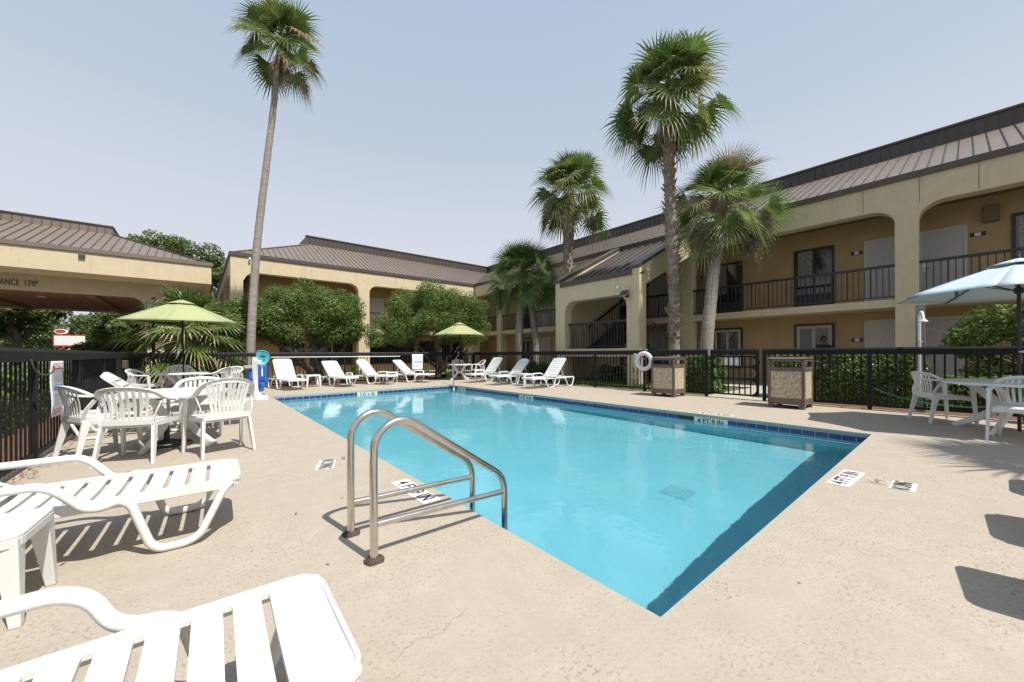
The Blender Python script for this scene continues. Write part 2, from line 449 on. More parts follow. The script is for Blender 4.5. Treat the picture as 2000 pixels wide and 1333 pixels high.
def clump_points(clumps, n, zflat=.8):
    C = np.array([c[:3] for c in clumps], float); Rr = np.array([c[3] for c in clumps], float)
    w = Rr ** 2; w /= w.sum()
    idx = rng.choice(len(C), n, p=w)
    d = rng.normal(size=(n, 3)); d /= np.linalg.norm(d, axis=1, keepdims=True)
    rad = Rr[idx] * (.45 + .6 * rng.uniform(size=n) ** .6)
    p = C[idx] + d * rad[:, None] * np.array([1, 1, zflat])
    nr = d * .8 + rng.normal(size=(n, 3)) * .55 + np.array([0, 0, .35])
    cv = rng.uniform(-.16, .16, len(C))[idx]
    var = np.clip(rng.normal(.45, .2, n) + cv, 0, 1)
    return p, nr, var

def ellipsoid_clumps(c, rx, ry, rz, n, r, shell=.55, zmin=-1.0):
    out = []
    while len(out) < n:
        d = rng.normal(size=3); d /= np.linalg.norm(d)
        if d[2] < zmin: continue
        f = shell + (1 - shell) * rng.uniform() ** .6
        k = rng.uniform(.7, 1.25)
        out.append((c[0] + d[0] * rx * f, c[1] + d[1] * ry * f, c[2] + d[2] * rz * f, r * k))
    return out

def limb(mb, a, b, r0, r1, sag=.0, n=6, wob=.06):
    a = Vector(a); b = Vector(b); L = (b - a).length
    pts = []
    for i in range(n + 1):
        t = i / n; p = a.lerp(b, t); p.z += sag * math.sin(t * PI)
        if 0 < i < n: p += Vector((random.uniform(-1, 1), random.uniform(-1, 1), random.uniform(-.5, .5))) * wob * L
        pts.append(p)
    mb.tube(smooth_path(pts, 3), r0, n=7, scale=lambda t: 1 + (r1 / r0 - 1) * t)
    return pts

# fan-palm frond : appended to arrays
class Fronds:
    def __init__(s): s.v = []; s.f = []; s.var = []; s.m = []
    def quad(s, a, b, c, d, var, m):
        k = len(s.v); s.v += [a, b, c, d]; s.f.append((k, k + 1, k + 2, k + 3)); s.var.append(var); s.m.append(m)
    def fan(s, base, az, el, plen, L, nl=26, spread=115, droop=.5, dead=0.0, m=0, tipdead=.0, pet=True, roll=0.0, split=.5, curl=.0, nar=.95):
        """petiole from base in direction (az,el), fan blade at its end"""
        d = Vector((math.cos(az) * math.cos(el), math.sin(az) * math.cos(el), math.sin(el)))
        side = Vector((-math.sin(az), math.cos(az), 0))
        up = side.cross(d) * -1
        if up.z < 0 and el < R(80): up = -up
        bend = -.25 * plen * (.4 + droop) * max(0, math.cos(el))
        hub = Vector(base) + d * plen + Vector((0, 0, bend))
        fd = (d + Vector((0, 0, -.25 - droop * .5))).normalized()
        up = (up - fd * up.dot(fd)).normalized(); side = fd.cross(up).normalized()
        q = Matrix.Rotation(roll, 3, fd); up = q @ up; side = q @ side
        bv = random.gauss(.42, .17)
        if pet:
            mid = Vector(base).lerp(hub, .5) + Vector((0, 0, -bend * .3)); w = .022
            for p0, p1 in ((Vector(base), mid), (mid, hub)):
                s.quad(p0 - side * w, p0 + side * w, p1 + side * w * .8, p1 - side * w * .8, .75, m)
                s.quad(p0 - up * w, p0 + up * w, p1 + up * w * .8, p1 - up * w * .8, .7, m)
        da = R(spread) * 2 / nl
        for i in range(nl):
            a = -R(spread) + da * (i + .5)
            Li = L * (1 - .22 * (abs(a) / R(spread)) ** 2) * random.uniform(.88, 1.08)
            cup = .22 + curl
            def dirv(ang, lift): return (fd * math.cos(ang) + side * math.sin(ang) + up * (cup * abs(math.sin(ang * .5)) + lift)).normalized()
            dl, dc, dr = dirv(a - da * .5, .05), dirv(a, -.03), dirv(a + da * .5, .05)
            k = split * random.uniform(.85, 1.12)
            v = min(1, max(0, bv + random.gauss(0, .1)))
            p1l, p1c, p1r = hub + dl * Li * k, hub + dc * Li * k, hub + dr * Li * k
            s.quad(hub, hub, p1c, p1l, v, m) if False else None
            kk = len(s.v); s.v += [hub, p1l, p1c, p1r]; s.f += [(kk, kk + 1, kk + 2), (kk, kk + 2, kk + 3)]; s.var += [v, min(1, v + .08)]; s.m += [m, m]
            g = Vector((0, 0, -1)) * droop
            w1 = (p1r - p1l) * .5
            c2 = hub + dc * Li * (k + (1 - k) * .5) + g * Li * .10
            t = hub + dc * Li * (.97) + g * Li * (.34 * random.uniform(.6, 1.4))
            mm = m; v2 = v
            s.quad(p1c - w1 * nar, p1c + w1 * nar, c2 + w1 * .5 * nar, c2 - w1 * .5 * nar, v2, mm)
            if random.random() < tipdead: mm = 1; v2 = random.uniform(.5, 1)
            kk = len(s.v); s.v += [c2 - w1 * .5 * nar, c2 + w1 * .5 * nar, t]; s.f.append((kk, kk + 1, kk + 2)); s.var.append(v2); s.m.append(mm)
    def build(s, name, mats, parent):
        me = bpy.data.meshes.new(name); o0 = wloc(parent)
        me.from_pydata([tuple(Vector(p) - o0) for p in s.v], [], s.f)
        for m in mats: me.materials.append(m)
        me.polygons.foreach_set('material_index', s.m)
        at = me.attributes.new('var', 'FLOAT', 'FACE'); at.data.foreach_set('value', s.var)
        o = bpy.data.objects.new(name, me); link(o); o.parent = parent; return o
# ------------------------------------------------------------------ camera, light, sky
cam = bpy.data.cameras.new('camera'); co = bpy.data.objects.new('camera', cam); link(co); sc.camera = co
cam.sensor_width = 36; cam.lens = 36 * 738.6 / 2000; cam.shift_y = 24.5 / 2000; cam.clip_start = .05; cam.clip_end = 2000
co.matrix_world = Matrix.Translation((0, 0, 1.12)) @ Matrix.Rotation(-R(39.7), 4, 'Z') @ Matrix.Rotation(R(90), 4, 'X') @ Matrix.Rotation(-.0054, 4, 'Z')
SUN = Vector((.10, -.60, 1.0)).normalized()
sl = bpy.data.lights.new('sun', 'SUN'); sl.energy = 4.2; sl.angle = R(.55); sl.color = (1, .955, .88)
so = bpy.data.objects.new('sun', sl); link(so); so.rotation_euler = SUN.to_track_quat('Z', 'Y').to_euler(); so.location = (0, -20, 30)
sl.cycles.is_caustics_light = True
wd = bpy.data.worlds.new('World'); sc.world = wd; wd.use_nodes = True
nt = wd.node_tree; bg = nt.nodes['Background']
sky = nt.nodes.new('ShaderNodeTexSky'); sky.sky_type = 'NISHITA'; sky.sun_disc = False
sky.sun_elevation = math.asin(SUN.z); sky.sun_rotation = R(180 - 9.5)
sky.air_density = 1.0; sky.dust_density = 2.5; sky.ozone_density = 1.5
hz = nt.nodes.new('ShaderNodeMix'); hz.data_type = 'RGBA'; hz.inputs[0].default_value = .85
nt.links.new(sky.outputs[0], hz.inputs[6])
tcw = nt.nodes.new('ShaderNodeTexCoord'); sx_ = nt.nodes.new('ShaderNodeSeparateXYZ'); nt.links.new(tcw.outputs['Generated'], sx_.inputs[0])
def wramp(ch):
    c = nt.nodes.new('ShaderNodeFloatCurve'); cv = c.mapping.curves[0]; pts = ((0, 5.25, 5.4, 5.9), (.28, 5.1, 5.3, 5.85), (.48, 4.1, 4.65, 5.45), (.68, 3.5, 4.25, 5.35), (1, 2.7, 3.6, 5.1))
    c.mapping.extend = 'HORIZONTAL'
    for i, p in enumerate(pts):
        if i < 2: cv.points[i].location = (p[0], p[ch] / 10)
        else: cv.points.new(p[0], p[ch] / 10)
    c.mapping.update(); nt.links.new(sx_.outputs[2], c.inputs['Value']); return c.outputs[0]
# the milky summer haze: whiter towards the horizon
cmb = nt.nodes.new('ShaderNodeCombineXYZ')
for k in range(3): nt.links.new(wramp(k + 1), cmb.inputs[k])
vs_ = nt.nodes.new('ShaderNodeVectorMath'); vs_.operation = 'SCALE'; vs_.inputs['Scale'].default_value = 10; nt.links.new(cmb.outputs[0], vs_.inputs[0])
nt.links.new(vs_.outputs[0], hz.inputs[7])
nt.links.new(hz.outputs[2], bg.inputs[0]); bg.inputs[1].default_value = .10
sc.view_settings.view_transform = 'Standard'; sc.view_settings.look = 'None'; sc.view_settings.exposure = .52; sc.view_settings.gamma = 1
sc.render.engine = 'CYCLES'
sc.cycles.max_bounces = 10; sc.cycles.transparent_max_bounces = 8; sc.cycles.use_denoising = True
sc.cycles.sample_clamp_indirect = 6

# ------------------------------------------------------------------ ground and deck
PX0, PX1, PY0, PY1 = 1.50, 7.03, .83, 11.95
DX0, DX1 = -1.42, 10.12
def quad_sheet(name, pts, z, m, kind='structure'):
    mb = MB(); mb.add([(x, y, z) for x, y in pts], [tuple(range(len(pts)))]); return mb.build(name, m, kind=kind)
# ground as a sheet with a hole left for the pool (four strips joined)
mb = MB(); B = 400
for x0, y0, x1, y1 in ((-B, -B, PX0 - .3, B), (PX1 + .3, -B, B, B), (PX0 - .3, -B, PX1 + .3, PY0 - .3), (PX0 - .3, PY1 + .3, PX1 + .3, B)):
    mb.add([(x0, y0, -.03), (x1, y0, -.03), (x1, y1, -.03), (x0, y1, -.03)], [(0, 1, 2, 3)])
mb.build('ground', M['ground'], kind='structure')

def fy(x): return 15.55 - .055 * (x + 1.3)          # the far fence line
mb = MB(); YB = -9
# deck slab top, four pieces round the pool; rounded edge lip made by coping
mb.prism([(DX0, YB), (PX0, YB), (PX0, fy(PX0) + .1), (DX0, fy(DX0) + .1)], -.12, 0)
mb.prism([(PX1, YB), (DX1, YB), (DX1, fy(DX1) + .1), (PX1, fy(PX1) + .1)], -.12, 0)
mb.prism([(PX0, YB), (PX1, YB), (PX1, PY0), (PX0, PY0)], -.12, 0)
mb.prism([(PX0, PY1), (PX1, PY1), (PX1, fy(PX1) + .1), (PX0, fy(PX0) + .1)], -.12, 0)
deck = mb.build('pool_deck', M['deck'], kind='structure')

# pool shell
pool = empty('swimming_pool', (PX0, PY0, -1.4), label='rectangular swimming pool with pale blue plaster and a row of dark blue waterline tiles', cat='swimming pool')
zt = -.052
mb = MB(); mb.add([(PX0, PY0, -1.10), (PX1, PY0, -1.10), (PX1, PY1, -1.10), (PX0, PY1, -1.10)], [(0, 1, 2, 3)])
pf = mb.build('pool_floor', M['plaster'], pool, world=True)
mb = MB()
lip = .045
for (ax, ay, bx, by, nx, ny) in ((PX0, PY0, PX1, PY0, 0, 1), (PX1, PY0, PX1, PY1, -1, 0), (PX1, PY1, PX0, PY1, 0, -1), (PX0, PY1, PX0, PY0, 1, 0)):
    # wall face with a small plaster ledge below the tiles
    prof = [(.0, -.125), (.0, -.30), (lip, -.335), (lip, -1.10)]
    for (o0, z0), (o1, z1) in zip(prof[:-1], prof[1:]):
        mb.add([(ax + nx * o0 , ay + ny * o0, z0), (bx + nx * o0, by + ny * o0, z0), (bx + nx * o1, by + ny * o1, z1), (ax + nx * o1, ay + ny * o1, z1)], [(0, 1, 2, 3)])
pw = mb.build('pool_wall', M['plaster'], pool, world=True)
mb = MB()
for (x0, y0, x1, y1) in ((PX0 + .03, PY0 + .03, PX1 - .03, PY0 + .05), (PX0 + .03, PY1 - .05, PX1 - .03, PY1 - .03), (PX0 + .03, PY0 + .051, PX0 + .05, PY1 - .051), (PX1 - .05, PY0 + .051, PX1 - .03, PY1 - .051)): mb.box(x0, y0, -.345, x1, y1, -.328)
ledge = mb.build('ledge_line', mat('ledge_white', (.62, .66, .66), .6), pool, world=True)
# coping band under the deck edge
mb = MB()
E_ = .006
for (x0, y0, x1, y1) in ((PX0, PY0, PX1, PY0 + E_), (PX1 - E_, PY0 + E_, PX1, PY1 - E_), (PX0, PY1 - E_, PX1, PY1), (PX0, PY0 + E_, PX0 + E_, PY1 - E_)):
    mb.box(x0, y0, -.054, x1, y1, -.002)
mb.build('coping', M['coping'], pool, world=True)
# waterline tiles
M['bluetile'] = mat('blue_tile', (.022, .030, .155), .18, var=.3, scale=5, spec=.7)
M['grout'] = mat('tile_grout', (.45, .50, .52), .8, var=.1)
mb = MB(); tb = MB()
def tiles(a, b, fixed, axis, nsign):
    n = int(round((b - a) / .153)); w = (b - a) / n
    for i in range(n):
        p0 = a + i * w + .004; p1 = a + (i + 1) * w - .004
        d0, d1 = (fixed, fixed + nsign * .008)
        if axis == 'x': tb.box(p0, d0, -.155, p1, d1, -.058)
        else: tb.box(d0, p0, -.155, d1, p1, -.058)
tiles(PX0 + .01, PX1 - .01, PY1, 'x', -1); tiles(PX0 + .01, PX1 - .01, PY0, 'x', 1)
tiles(PY0 + .01, PY1 - .01, PX1, 'y', -1); tiles(PY0 + .01, PY1 - .01, PX0, 'y', 1)
tb.build('waterline_tiles', M['bluetile'], pool, world=True)
g = MB()
for (x0, y0, x1, y1) in ((PX0, PY0, PX1, PY0 + .004), (PX1 - .004, PY0, PX1, PY1), (PX0, PY1 - .004, PX1, PY1), (PX0, PY0, PX0 + .004, PY1)):
    g.box(x0, y0, -.16, x1, y1, -.055)
g.build('tile_grout', M['grout'], pool, world=True)
# floor drain and skimmer mouths
mb = MB(); mb.box(4.02, 1.95, -1.10, 4.32, 2.25, -1.092)
for i in range(6): mb.box(4.04, 1.97 + i * .05, -1.092, 4.30, 1.99 + i * .05, -1.086)
fd_ = mb.build('floor_drain', mat('drain_blue', (.15, .45, .53), .6), pool, world=True); fd_.cycles.is_caustics_receiver = True
mb = MB(); mb.box(PX1 - .012, 3.16, -.15, PX1 - .009, 3.52, -.062)
mb.build('skimmer_mouth', M['black'], pool, world=True)
# water
mb = MB(); nx_, ny_ = 12, 24
mb.grid(lambda u, v: (PX0 + .005 + u * (PX1 - PX0 - .01), PY0 + .005 + v * (PY1 - PY0 - .01), -.125), nx_, ny_)
wa = mb.build('water', M['water'], smooth=True, kind='structure', upface=True)
wa.cycles.is_caustics_caster = True
for o in (pf, pw, ledge): o.cycles.is_caustics_receiver = True

# depth markers on the tile line
def wall_marker(txt, origin, right, w, label):
    e = empty('depth_marker', origin, label=label, cat='depth marker', group='pool depth markers')
    Mx = basis(origin, right, (0, 0, 1)); n = Vector(right).normalized().cross(Vector((0, 0, 1)))
    mb = MB(); nt_ = 4; ww = w / nt_
    for i in range(nt_):
        a = -w / 2 + i * ww + .003; b = a + ww - .006
        mb.box(a, -.052, .0, b, .048, .006)
    mb.xf(Mx); mb.build('tile', M['tilewhite'], e, world=True)
    text_obj('lettering', txt, .115, Mx @ Matrix.Translation((0, -.012, .0072)), M['ink'], e, bold=.0025, spacing=1.05, sx=(w / .62))
zc = -.104
wall_marker('4 FT 9 IN', (PX1 - .009, 2.93, zc), (0, -1, 0), .58, 'white 4 FT 9 IN tiles beside the skimmer opening, largest on the tile line')
wall_marker('4 FT 9 IN', (PX1 - .009, 7.85, zc), (0, -1, 0), .58, 'white 4 FT 9 IN tiles in the waterline before the three right loungers')
wall_marker('4 FT 6 IN', (PX1 - .009, 11.2, zc), (0, -1, 0), .5, 'faint white tile depth marker near the far corner beside the grab rail')
wall_marker('3 FT 6 IN', (4.05, PY1 - .009, zc), (1, 0, 0), .62, 'white tile depth marker on the far wall below the middle loungers')
def deck_marker(txts, origin, right, up, w, h, label, name='depth_marker', cat='depth marker', m='ink', size=None, sx=1, rot=0, bars=False, symbol=False, border=False):
    e = empty(name, origin, label=label, cat=cat, group='markers set in the deck')
    Mx = basis(origin, right, up)
    mb = MB(); nt_ = max(1, int(round(w / .15))) if not symbol else 1; ww = w / nt_
    for i in range(nt_): mb.box(-w / 2 + i * ww + .002, -h / 2, .0005, -w / 2 + (i + 1) * ww - .002, h / 2, .004)
    mb.xf(Mx); mb.build('tile', M['tile_faded' if symbol else 'tilewhite'], e, world=True)
    if symbol:
        s = MB(); r = min(w, h) * .42
        s.tube([(r * math.cos(a / 20 * 2 * PI), r * math.sin(a / 20 * 2 * PI), .006) for a in range(20)], (.012, .002), closed=True, up=(0, 0, 1))
        s.tube([(-r * .7, r * .7, .007), (r * .7, -r * .7, .007)], (.012, .002), up=(0, 0, 1)); s.xf(Mx)
        s.build('red_circle', M['faded_red'], e, world=True)
        d = MB(); d.tube([(-r * .6, -.1 * r, .0065), (.1 * r, .15 * r, .0065), (.55 * r, -.4 * r, .0065)], (.02, .002), up=(0, 0, 1)); d.lathe([(.0, 0), (.016, .0), (.016, .002), (0, .002)], c=(.62 * r, .0, .006), n=10); d.xf(Mx)
        d.build('diver_figure', M['faded_grey'], e, world=True)
    else:
        for (t, sz, oy) in txts:
            text_obj('lettering', t, sz, Mx @ Matrix.Translation((0, oy, .0052)), M[m], e, bold=.002, sx=sx, extrude=.0006)
    return e
deck_marker([('4 FT 9 IN', .155, 0)], (1.36, 2.90, 0), (0, -1, 0), (1, 0, 0), .62, .15, 'white 4 FT 9 IN marker in the deck behind the steel handrails', sx=.86)
deck_marker([('NO DIVING', .17, 0)], (1.0, 4.18, 0), (-.35, -1, 0), (1, -.35, 0), .34, .16, 'small worn NO DIVING tile in the deck left of the handrails', name='no_diving_marker', cat='deck marker', sx=.38)
deck_marker([], (1.2, 4.30, 0), (-.1, -1, 0), (1, -.1, 0), .15, .15, 'faded no-diving symbol tile left of the handrails', name='no_diving_symbol', cat='deck marker', symbol=True)
deck_marker([('4 FT 9 IN', .15, 0)], (4.42, .69, 0), (1, -.05, 0), (.05, 1, 0), .60, .15, 'white 4 FT 9 IN marker in the deck at the near pool edge', sx=.86)
deck_marker([], (4.49, .50, 0), (1, 0, 0), (0, 1, 0), .15, .14, 'faded red no-diving symbol tile at the near pool edge', name='no_diving_symbol', cat='deck marker', symbol=True)
deck_marker([('NO DIVING', .15, 0)], (4.50, .345, 0), (1, 0, 0), (0, 1, 0), .30, .15, 'small worn NO DIVING tile in the deck at the near pool edge', name='no_diving_marker', cat='deck marker', sx=.36)
deck_marker([('4 FT 9 IN', .15, 0)], (7.22, 2.93, 0), (0, -1, 0), (1, 0, 0), .60, .12, 'worn depth marker in the deck between the two trash cans', sx=.86)

# ------------------------------------------------------------------ fences
FH = 1.20
def fence_run(a, b, label, name='pool_fence', npost=None, spacing=.125, pw_=.026):
    a = Vector((a[0], a[1], 0)); b = Vector((b[0], b[1], 0)); L = (b - a).length; d = (b - a) / L; n = Vector((-d.y, d.x, 0))
    e = empty(name, tuple(a), label=label, cat='fence')
    Mx = Matrix(((d.x, n.x, 0, a.x), (d.y, n.y, 0, a.y), (0, 0, 1, 0), (0, 0, 0, 1)))
    r = MB(); r.prism([(-.035, 1.065), (.035, 1.065), (.035, 1.165), (.012, FH), (-.012, FH), (-.035, 1.165)], 0, L, 'yz')
    # prism in yz gives (x=h, y, z)
    r.xf(Mx); r.build('top_rail', M['fence'], e, world=True)
    r = MB(); r.box(0, -.02, .07, L, .02, .11); r.xf(Mx); r.build('bottom_rail', M['fence'], e, world=True)
    npost = npost or max(1, int(round(L / 1.85)))
    seg = L / npost
    for i in range(npost + 1):
        p = MB(); x = min(max(i * seg, .03), L - .03); p.box(x - .03, -.03, .0, x + .03, .03, 1.064); p.xf(Mx); p.build('post', M['fence'], e, world=True)
    for i in range(npost):
        p = MB(); k = int(seg / spacing)
        for j in range(1, k + 1):
            x = i * seg + j * seg / (k + 1); p.box(x - pw_ / 2, -.0075, .11, x + pw_ / 2, .0075, 1.066)
        p.xf(Mx); p.build('picket_panel', M['fence'], e, world=True)
    return e
LX = -1.33; RX = 10.03
f_left = fence_run((LX, -3.0), (LX, fy(LX) - .04), 'dark picket fence with the pool rules sign along the left of the deck', pw_=.02)
f_far = fence_run((LX, fy(LX)), (RX - .04, fy(RX)), 'dark picket fence behind the row of far loungers and the net pole')
f_right = fence_run((RX, fy(RX)), (RX, 4.25), 'dark picket fence behind the three right loungers and the life ring')
f_right2 = fence_run((RX, 3.02), (RX, -6.0), 'dark picket fence between the gate and the blue umbrella table')

# gate
gate = empty('pool_gate', (RX, 3.07, 0), label='dark metal gate with round cornered panels and a white sign on its back', cat='gate')
mb = MB(); y0, y1 = 3.10, 4.17
mb.prism([(-.035, 1.065), (.035, 1.065), (.035, 1.165), (.012, FH), (-.012, FH), (-.035, 1.165)], y0, y1, 'xz')
mb.xf(Matrix.Translation((RX, 0, 0)))
mb.build('top_rail', M['fence'], gate, world=True)
mb = MB()
mb.box(RX - .02, y0, .08, RX + .02, y0 + .05, 1.064); mb.box(RX - .02, y1 - .05, .08, RX + .02, y1, 1.064)
for z in (.08, .46, .75, 1.0): mb.box(RX - .018, y0 + .051, z, RX + .018, y1 - .051, z + .04)
for (yc, sy) in ((y0 + .05, 1), (y1 - .05, -1)):
    for (zc_, sz) in ((.12, 1), (.46, -1), (.50, 1), (.75, -1), (.79, 1), (1.0, -1)):
        mb.prism([(yc, zc_), (yc + sy * .10, zc_), (yc + sy * .035, zc_ + sz * .035), (yc, zc_ + sz * .10)], RX - .012, RX + .012, 'yz')
mb.build('gate_frame', M['fence'], gate, world=True)
mb = MB()
for j in range(1, 8):
    y = y0 + .05 + j * (y1 - y0 - .1) / 8
    mb.box(RX - .012, y - .012, .12, RX - .0185 + .03, y + .012, 1.0)
mb.build('picket_panel', M['fence'], gate, world=True)
mb = MB(); mb.box(RX - .05, y0 - .01, .85, RX + .05, y0 + .04, .93); mb.build('latch', M['fence'], gate, world=True, bevel=.005)
mb = MB(); mb.box(RX + .03, 3.50, .80, RX + .036, 3.92, 1.05); mb.build('sign_panel', M['signwhite'], gate, world=True)

# ------------------------------------------------------------------ the motel
motel = empty('motel_building', (15.1, 22.3, 0), label='two-storey cream stucco motel with arcades, black railings and a brown metal mansard roof', cat='building')
def P_(name, mb, m, **k): return mb.build(name, M[m], motel, world=True, **k)
FX, WX = 15.1, 16.5; FYm, WYm = 22.3, 23.8
ZO, ZE = 5.15, 5.87            # arch head, bottom of trim
SLAB0, SLAB1 = 2.38, 2.60
def bay_poly(c0, c1, cw, r=.52, ztop=ZE, zo=ZO):
    """inverted U between column centres c0..c1 (each half column cw/2)"""
    h = cw / 2; pts = [(c0, 0), (c0, ztop), (c1, ztop), (c1, 0), (c1 - h, 0)]
    for k in range(9):
        a = k / 8 * PI / 2; pts.append((c1 - h - r + r * math.cos(a), zo - r * .82 + r * .82 * math.sin(a)))
    for k in range(9):
        a = PI / 2 + k / 8 * PI / 2; pts.append((c0 + h + r + r * math.cos(a), zo - r * .82 + r * .82 * math.sin(a)))
    pts.append((c0 + h, 0)); return pts
CW = .46
# right wing facade (plane x = FX); column centres along y
colsR = [-11.25, -5.1, 1.065, 7.22, 13.37, 19.5]
mb = MB()
for a, b in zip(colsR[:-1], colsR[1:]): mb.prism(bay_poly(a, b, CW), FX, FX + .42, 'yz')
mb.prism([(19.5, 0), (19.5, ZE), (22.72, ZE), (22.72, 0), (22.3, 0), (22.3, 4.6), (22.0, ZO), (20.2, ZO), (19.73, 4.75), (19.73, 0)], FX, FX + .42, 'yz')
P_('arcade_wall', mb, 'stucco')
# middle wing facade (plane y = FYm)
colsM = [1.43, 7.41, 15.09]
mb = MB()
for a, b in zip(colsM[:-1], colsM[1:]):
    a_ = 1.20 if a == 1.43 else a
    p = bay_poly(a, b, .62 if a > 2 else .62); p = [((1.20 if (abs(x - a) < 1e-6 and a == 1.43) else x), z) for x, z in p]
    if a == 1.43: p = [((1.69 if abs(x - (1.43 + .31)) < 1e-6 else x), z) for x, z in p]
    mb.prism(p, FYm, FYm + .42, 'xz')
P_('arcade_wall', mb, 'stucco')
# end wall of middle wing (plane x=1.2), with arches
mb = MB()
for a, b in ((22.73, 28.6), (28.6, 38.0)):
    mb.prism(bay_poly(a, b, .5), 1.20, 1.62, 'yz')
P_('end_wall', mb, 'stucco')
# control joints (thin lines)
mb = MB()
for y in (.75 + 1.2, .82, -.2, 5.6, 8.9): mb.box(FX - .004, y - .006, ZO + .04, FX + .01, y + .006, ZE - .01)
for x in (7.0, 9.3): mb.box(x - .006, FYm - .004, ZO + .04, x + .006, FYm + .01, ZE - .01)
P_('control_joints', mb, 'soffit')
# eaves trim
mb = MB()
mb.box(FX - .06, -11.3, ZE, FX + .43, 22.24, 6.04)
mb.box(1.14, FYm - .06, ZE, 15.55, FYm + .43, 6.043)
mb.box(1.143, 22.74, ZE, 1.63, 38.0, 6.04)
P_('eaves_trim', mb, 'trim')
# slabs and soffits
mb = MB()
mb.box(FX + .05, -11.25, SLAB0, WX - .004, 22.29, SLAB1)
mb.box(1.25, FYm + .05, SLAB0, FX + .04, WYm - .004, SLAB1 - .003)
P_('walkway_slab', mb, 'stucco')
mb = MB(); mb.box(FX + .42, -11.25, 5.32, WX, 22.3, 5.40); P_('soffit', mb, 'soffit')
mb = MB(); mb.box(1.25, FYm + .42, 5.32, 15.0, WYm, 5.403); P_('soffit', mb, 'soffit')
# rear walls of the walkways
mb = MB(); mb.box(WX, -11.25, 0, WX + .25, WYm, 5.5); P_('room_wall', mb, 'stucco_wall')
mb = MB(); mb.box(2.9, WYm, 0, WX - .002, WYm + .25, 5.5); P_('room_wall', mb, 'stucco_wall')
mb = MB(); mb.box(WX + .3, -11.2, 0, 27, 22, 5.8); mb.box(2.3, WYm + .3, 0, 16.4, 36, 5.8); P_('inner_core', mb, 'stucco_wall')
# mansard roofs
ZR0, ZR1, ZR2 = 6.0, 8.05, 8.55; DX = 4.15
def sl(d): return ZR0 + (ZR1 - ZR0) * d / DX
mb = MB()
xr, yr = FX + DX, FYm + DX
mb.add([(FX, -11.3, ZR0), (FX, FYm, ZR0), (xr, yr, ZR1), (xr, -11.3, ZR1)], [(0, 1, 2, 3)])
mb.add([(FX, FYm, ZR0), (1.2, FYm, ZR0), (1.2 + DX, yr, ZR1), (xr, yr, ZR1)], [(0, 1, 2, 3)])
mb.add([(1.2, FYm, ZR0), (1.2, 38, ZR0), (1.2 + DX, 38 - DX, ZR1), (1.2 + DX, yr, ZR1)], [(0, 1, 2, 3)])
mb.cm = 1
def seam(p0, p1, w=.018, h=.035):
    mb.tube([p0, p1], (w * 1.3, h * 1.7), up=(0, 0, 1))
y = -11.2
while y < FYm - .1:
    seam((FX + .02, y, ZR0 + .02), (xr, y, ZR1)); y += .27
y = FYm + .2
while y < yr: seam((FX + (y - FYm), y, sl(y - FYm)), (xr, y, ZR1)); y += .27
x = 1.2 + .3
while x < FX + DX:
    d0 = max(0, x - FX); top = DX
    if x < 1.2 + DX: top = x - 1.2
    if top > d0 + .05: seam((x, FYm + d0, sl(d0)), (x, FYm + top, sl(top)))
    x += .27
y = FYm + .4
while y < 37.8:
    t = min(DX, y - FYm); seam((1.2, y, ZR0), (1.2 + t, y, sl(t))); y += .27
mb.build('roof', [M['roof'], M['roof_dark']], motel, world=True)
mb = MB()
mb.tube([(1.2, FYm, ZR0 + .02), (1.2 + DX, yr, ZR1 + .02)], (.16, .05), up=(0, 0, 1))
P_('hip_cap', mb, 'roof')
mb = MB()
mb.box(xr, -11.3, ZR1 - .05, xr + .1, yr, ZR2); mb.box(1.2 + DX, yr, ZR1 - .05, xr + .1, yr + .1, ZR2 - .003); mb.box(1.2 + DX - .1, yr, ZR1 - .05, 1.2 + DX - .002, 34, ZR2)
y = -11.2
while y < yr: mb.box(xr - .03, y - .012, ZR1 - .02, xr - .001, y + .012, ZR2 - .01); y += .27
x = 1.2 + DX + .1
while x < xr: mb.box(x - .012, yr - .03, ZR1 - .02, x + .012, yr - .001, ZR2 - .01); x += .27
P_('roof_parapet', mb, 'roof_dark')
mb = MB()
mb.box(xr - .05, -11.3, ZR2 + .002, xr + .16, yr + .12, ZR2 + .07); mb.box(1.2 + DX - .14, yr - .05, ZR2 + .002, xr - .052, yr + .16, ZR2 + .067)
P_('parapet_cap', mb, 'trim')
mb = MB(); mb.box(xr + .12, -11.3, 7.9, 27, 36, 8.2); mb.box(1.2 + DX + .01, yr + .11, 7.9, xr + .1, 36, 8.203); P_('flat_roof', mb, 'roof_dark')

# balcony railings, one per bay
def railing(a, b, z0=SLAB1, h=1.0, parent=motel, step=.13, world=True):
    a = Vector((a[0], a[1], 0)); b = Vector((b[0], b[1], 0)); L = (b - a).length; d = (b - a) / L; n = Vector((-d.y, d.x, 0))
    Mx = Matrix(((d.x, n.x, 0, a.x), (d.y, n.y, 0, a.y), (0, 0, 1, z0), (0, 0, 0, 1)))
    mb = MB(); mb.box(0, -.03, h - .075, L, .03, h); mb.box(0, -.015, .07, L, .015, .10)
    k = int(L / step)
    for j in range(1, k + 1):
        x = j * L / (k + 1); w = .011 if j % 4 else .018
        mb.box(x - w, -w * .9, .10, x + w, w * .9, h - .074)
    mb.xf(Mx); return mb.build('railing', M['black'], parent, world=world)
for a, b in zip(colsR[:-1], colsR[1:]):
    if a < -6: continue
    railing((FX + .12, a + CW / 2), (FX + .12, b - CW / 2))
railing((FX + .12, 19.73), (FX + .12, 22.28))
railing((1.7, FYm + .12), (7.1, FYm + .12)); railing((7.72, FYm + .12), (14.78, FYm + .12))

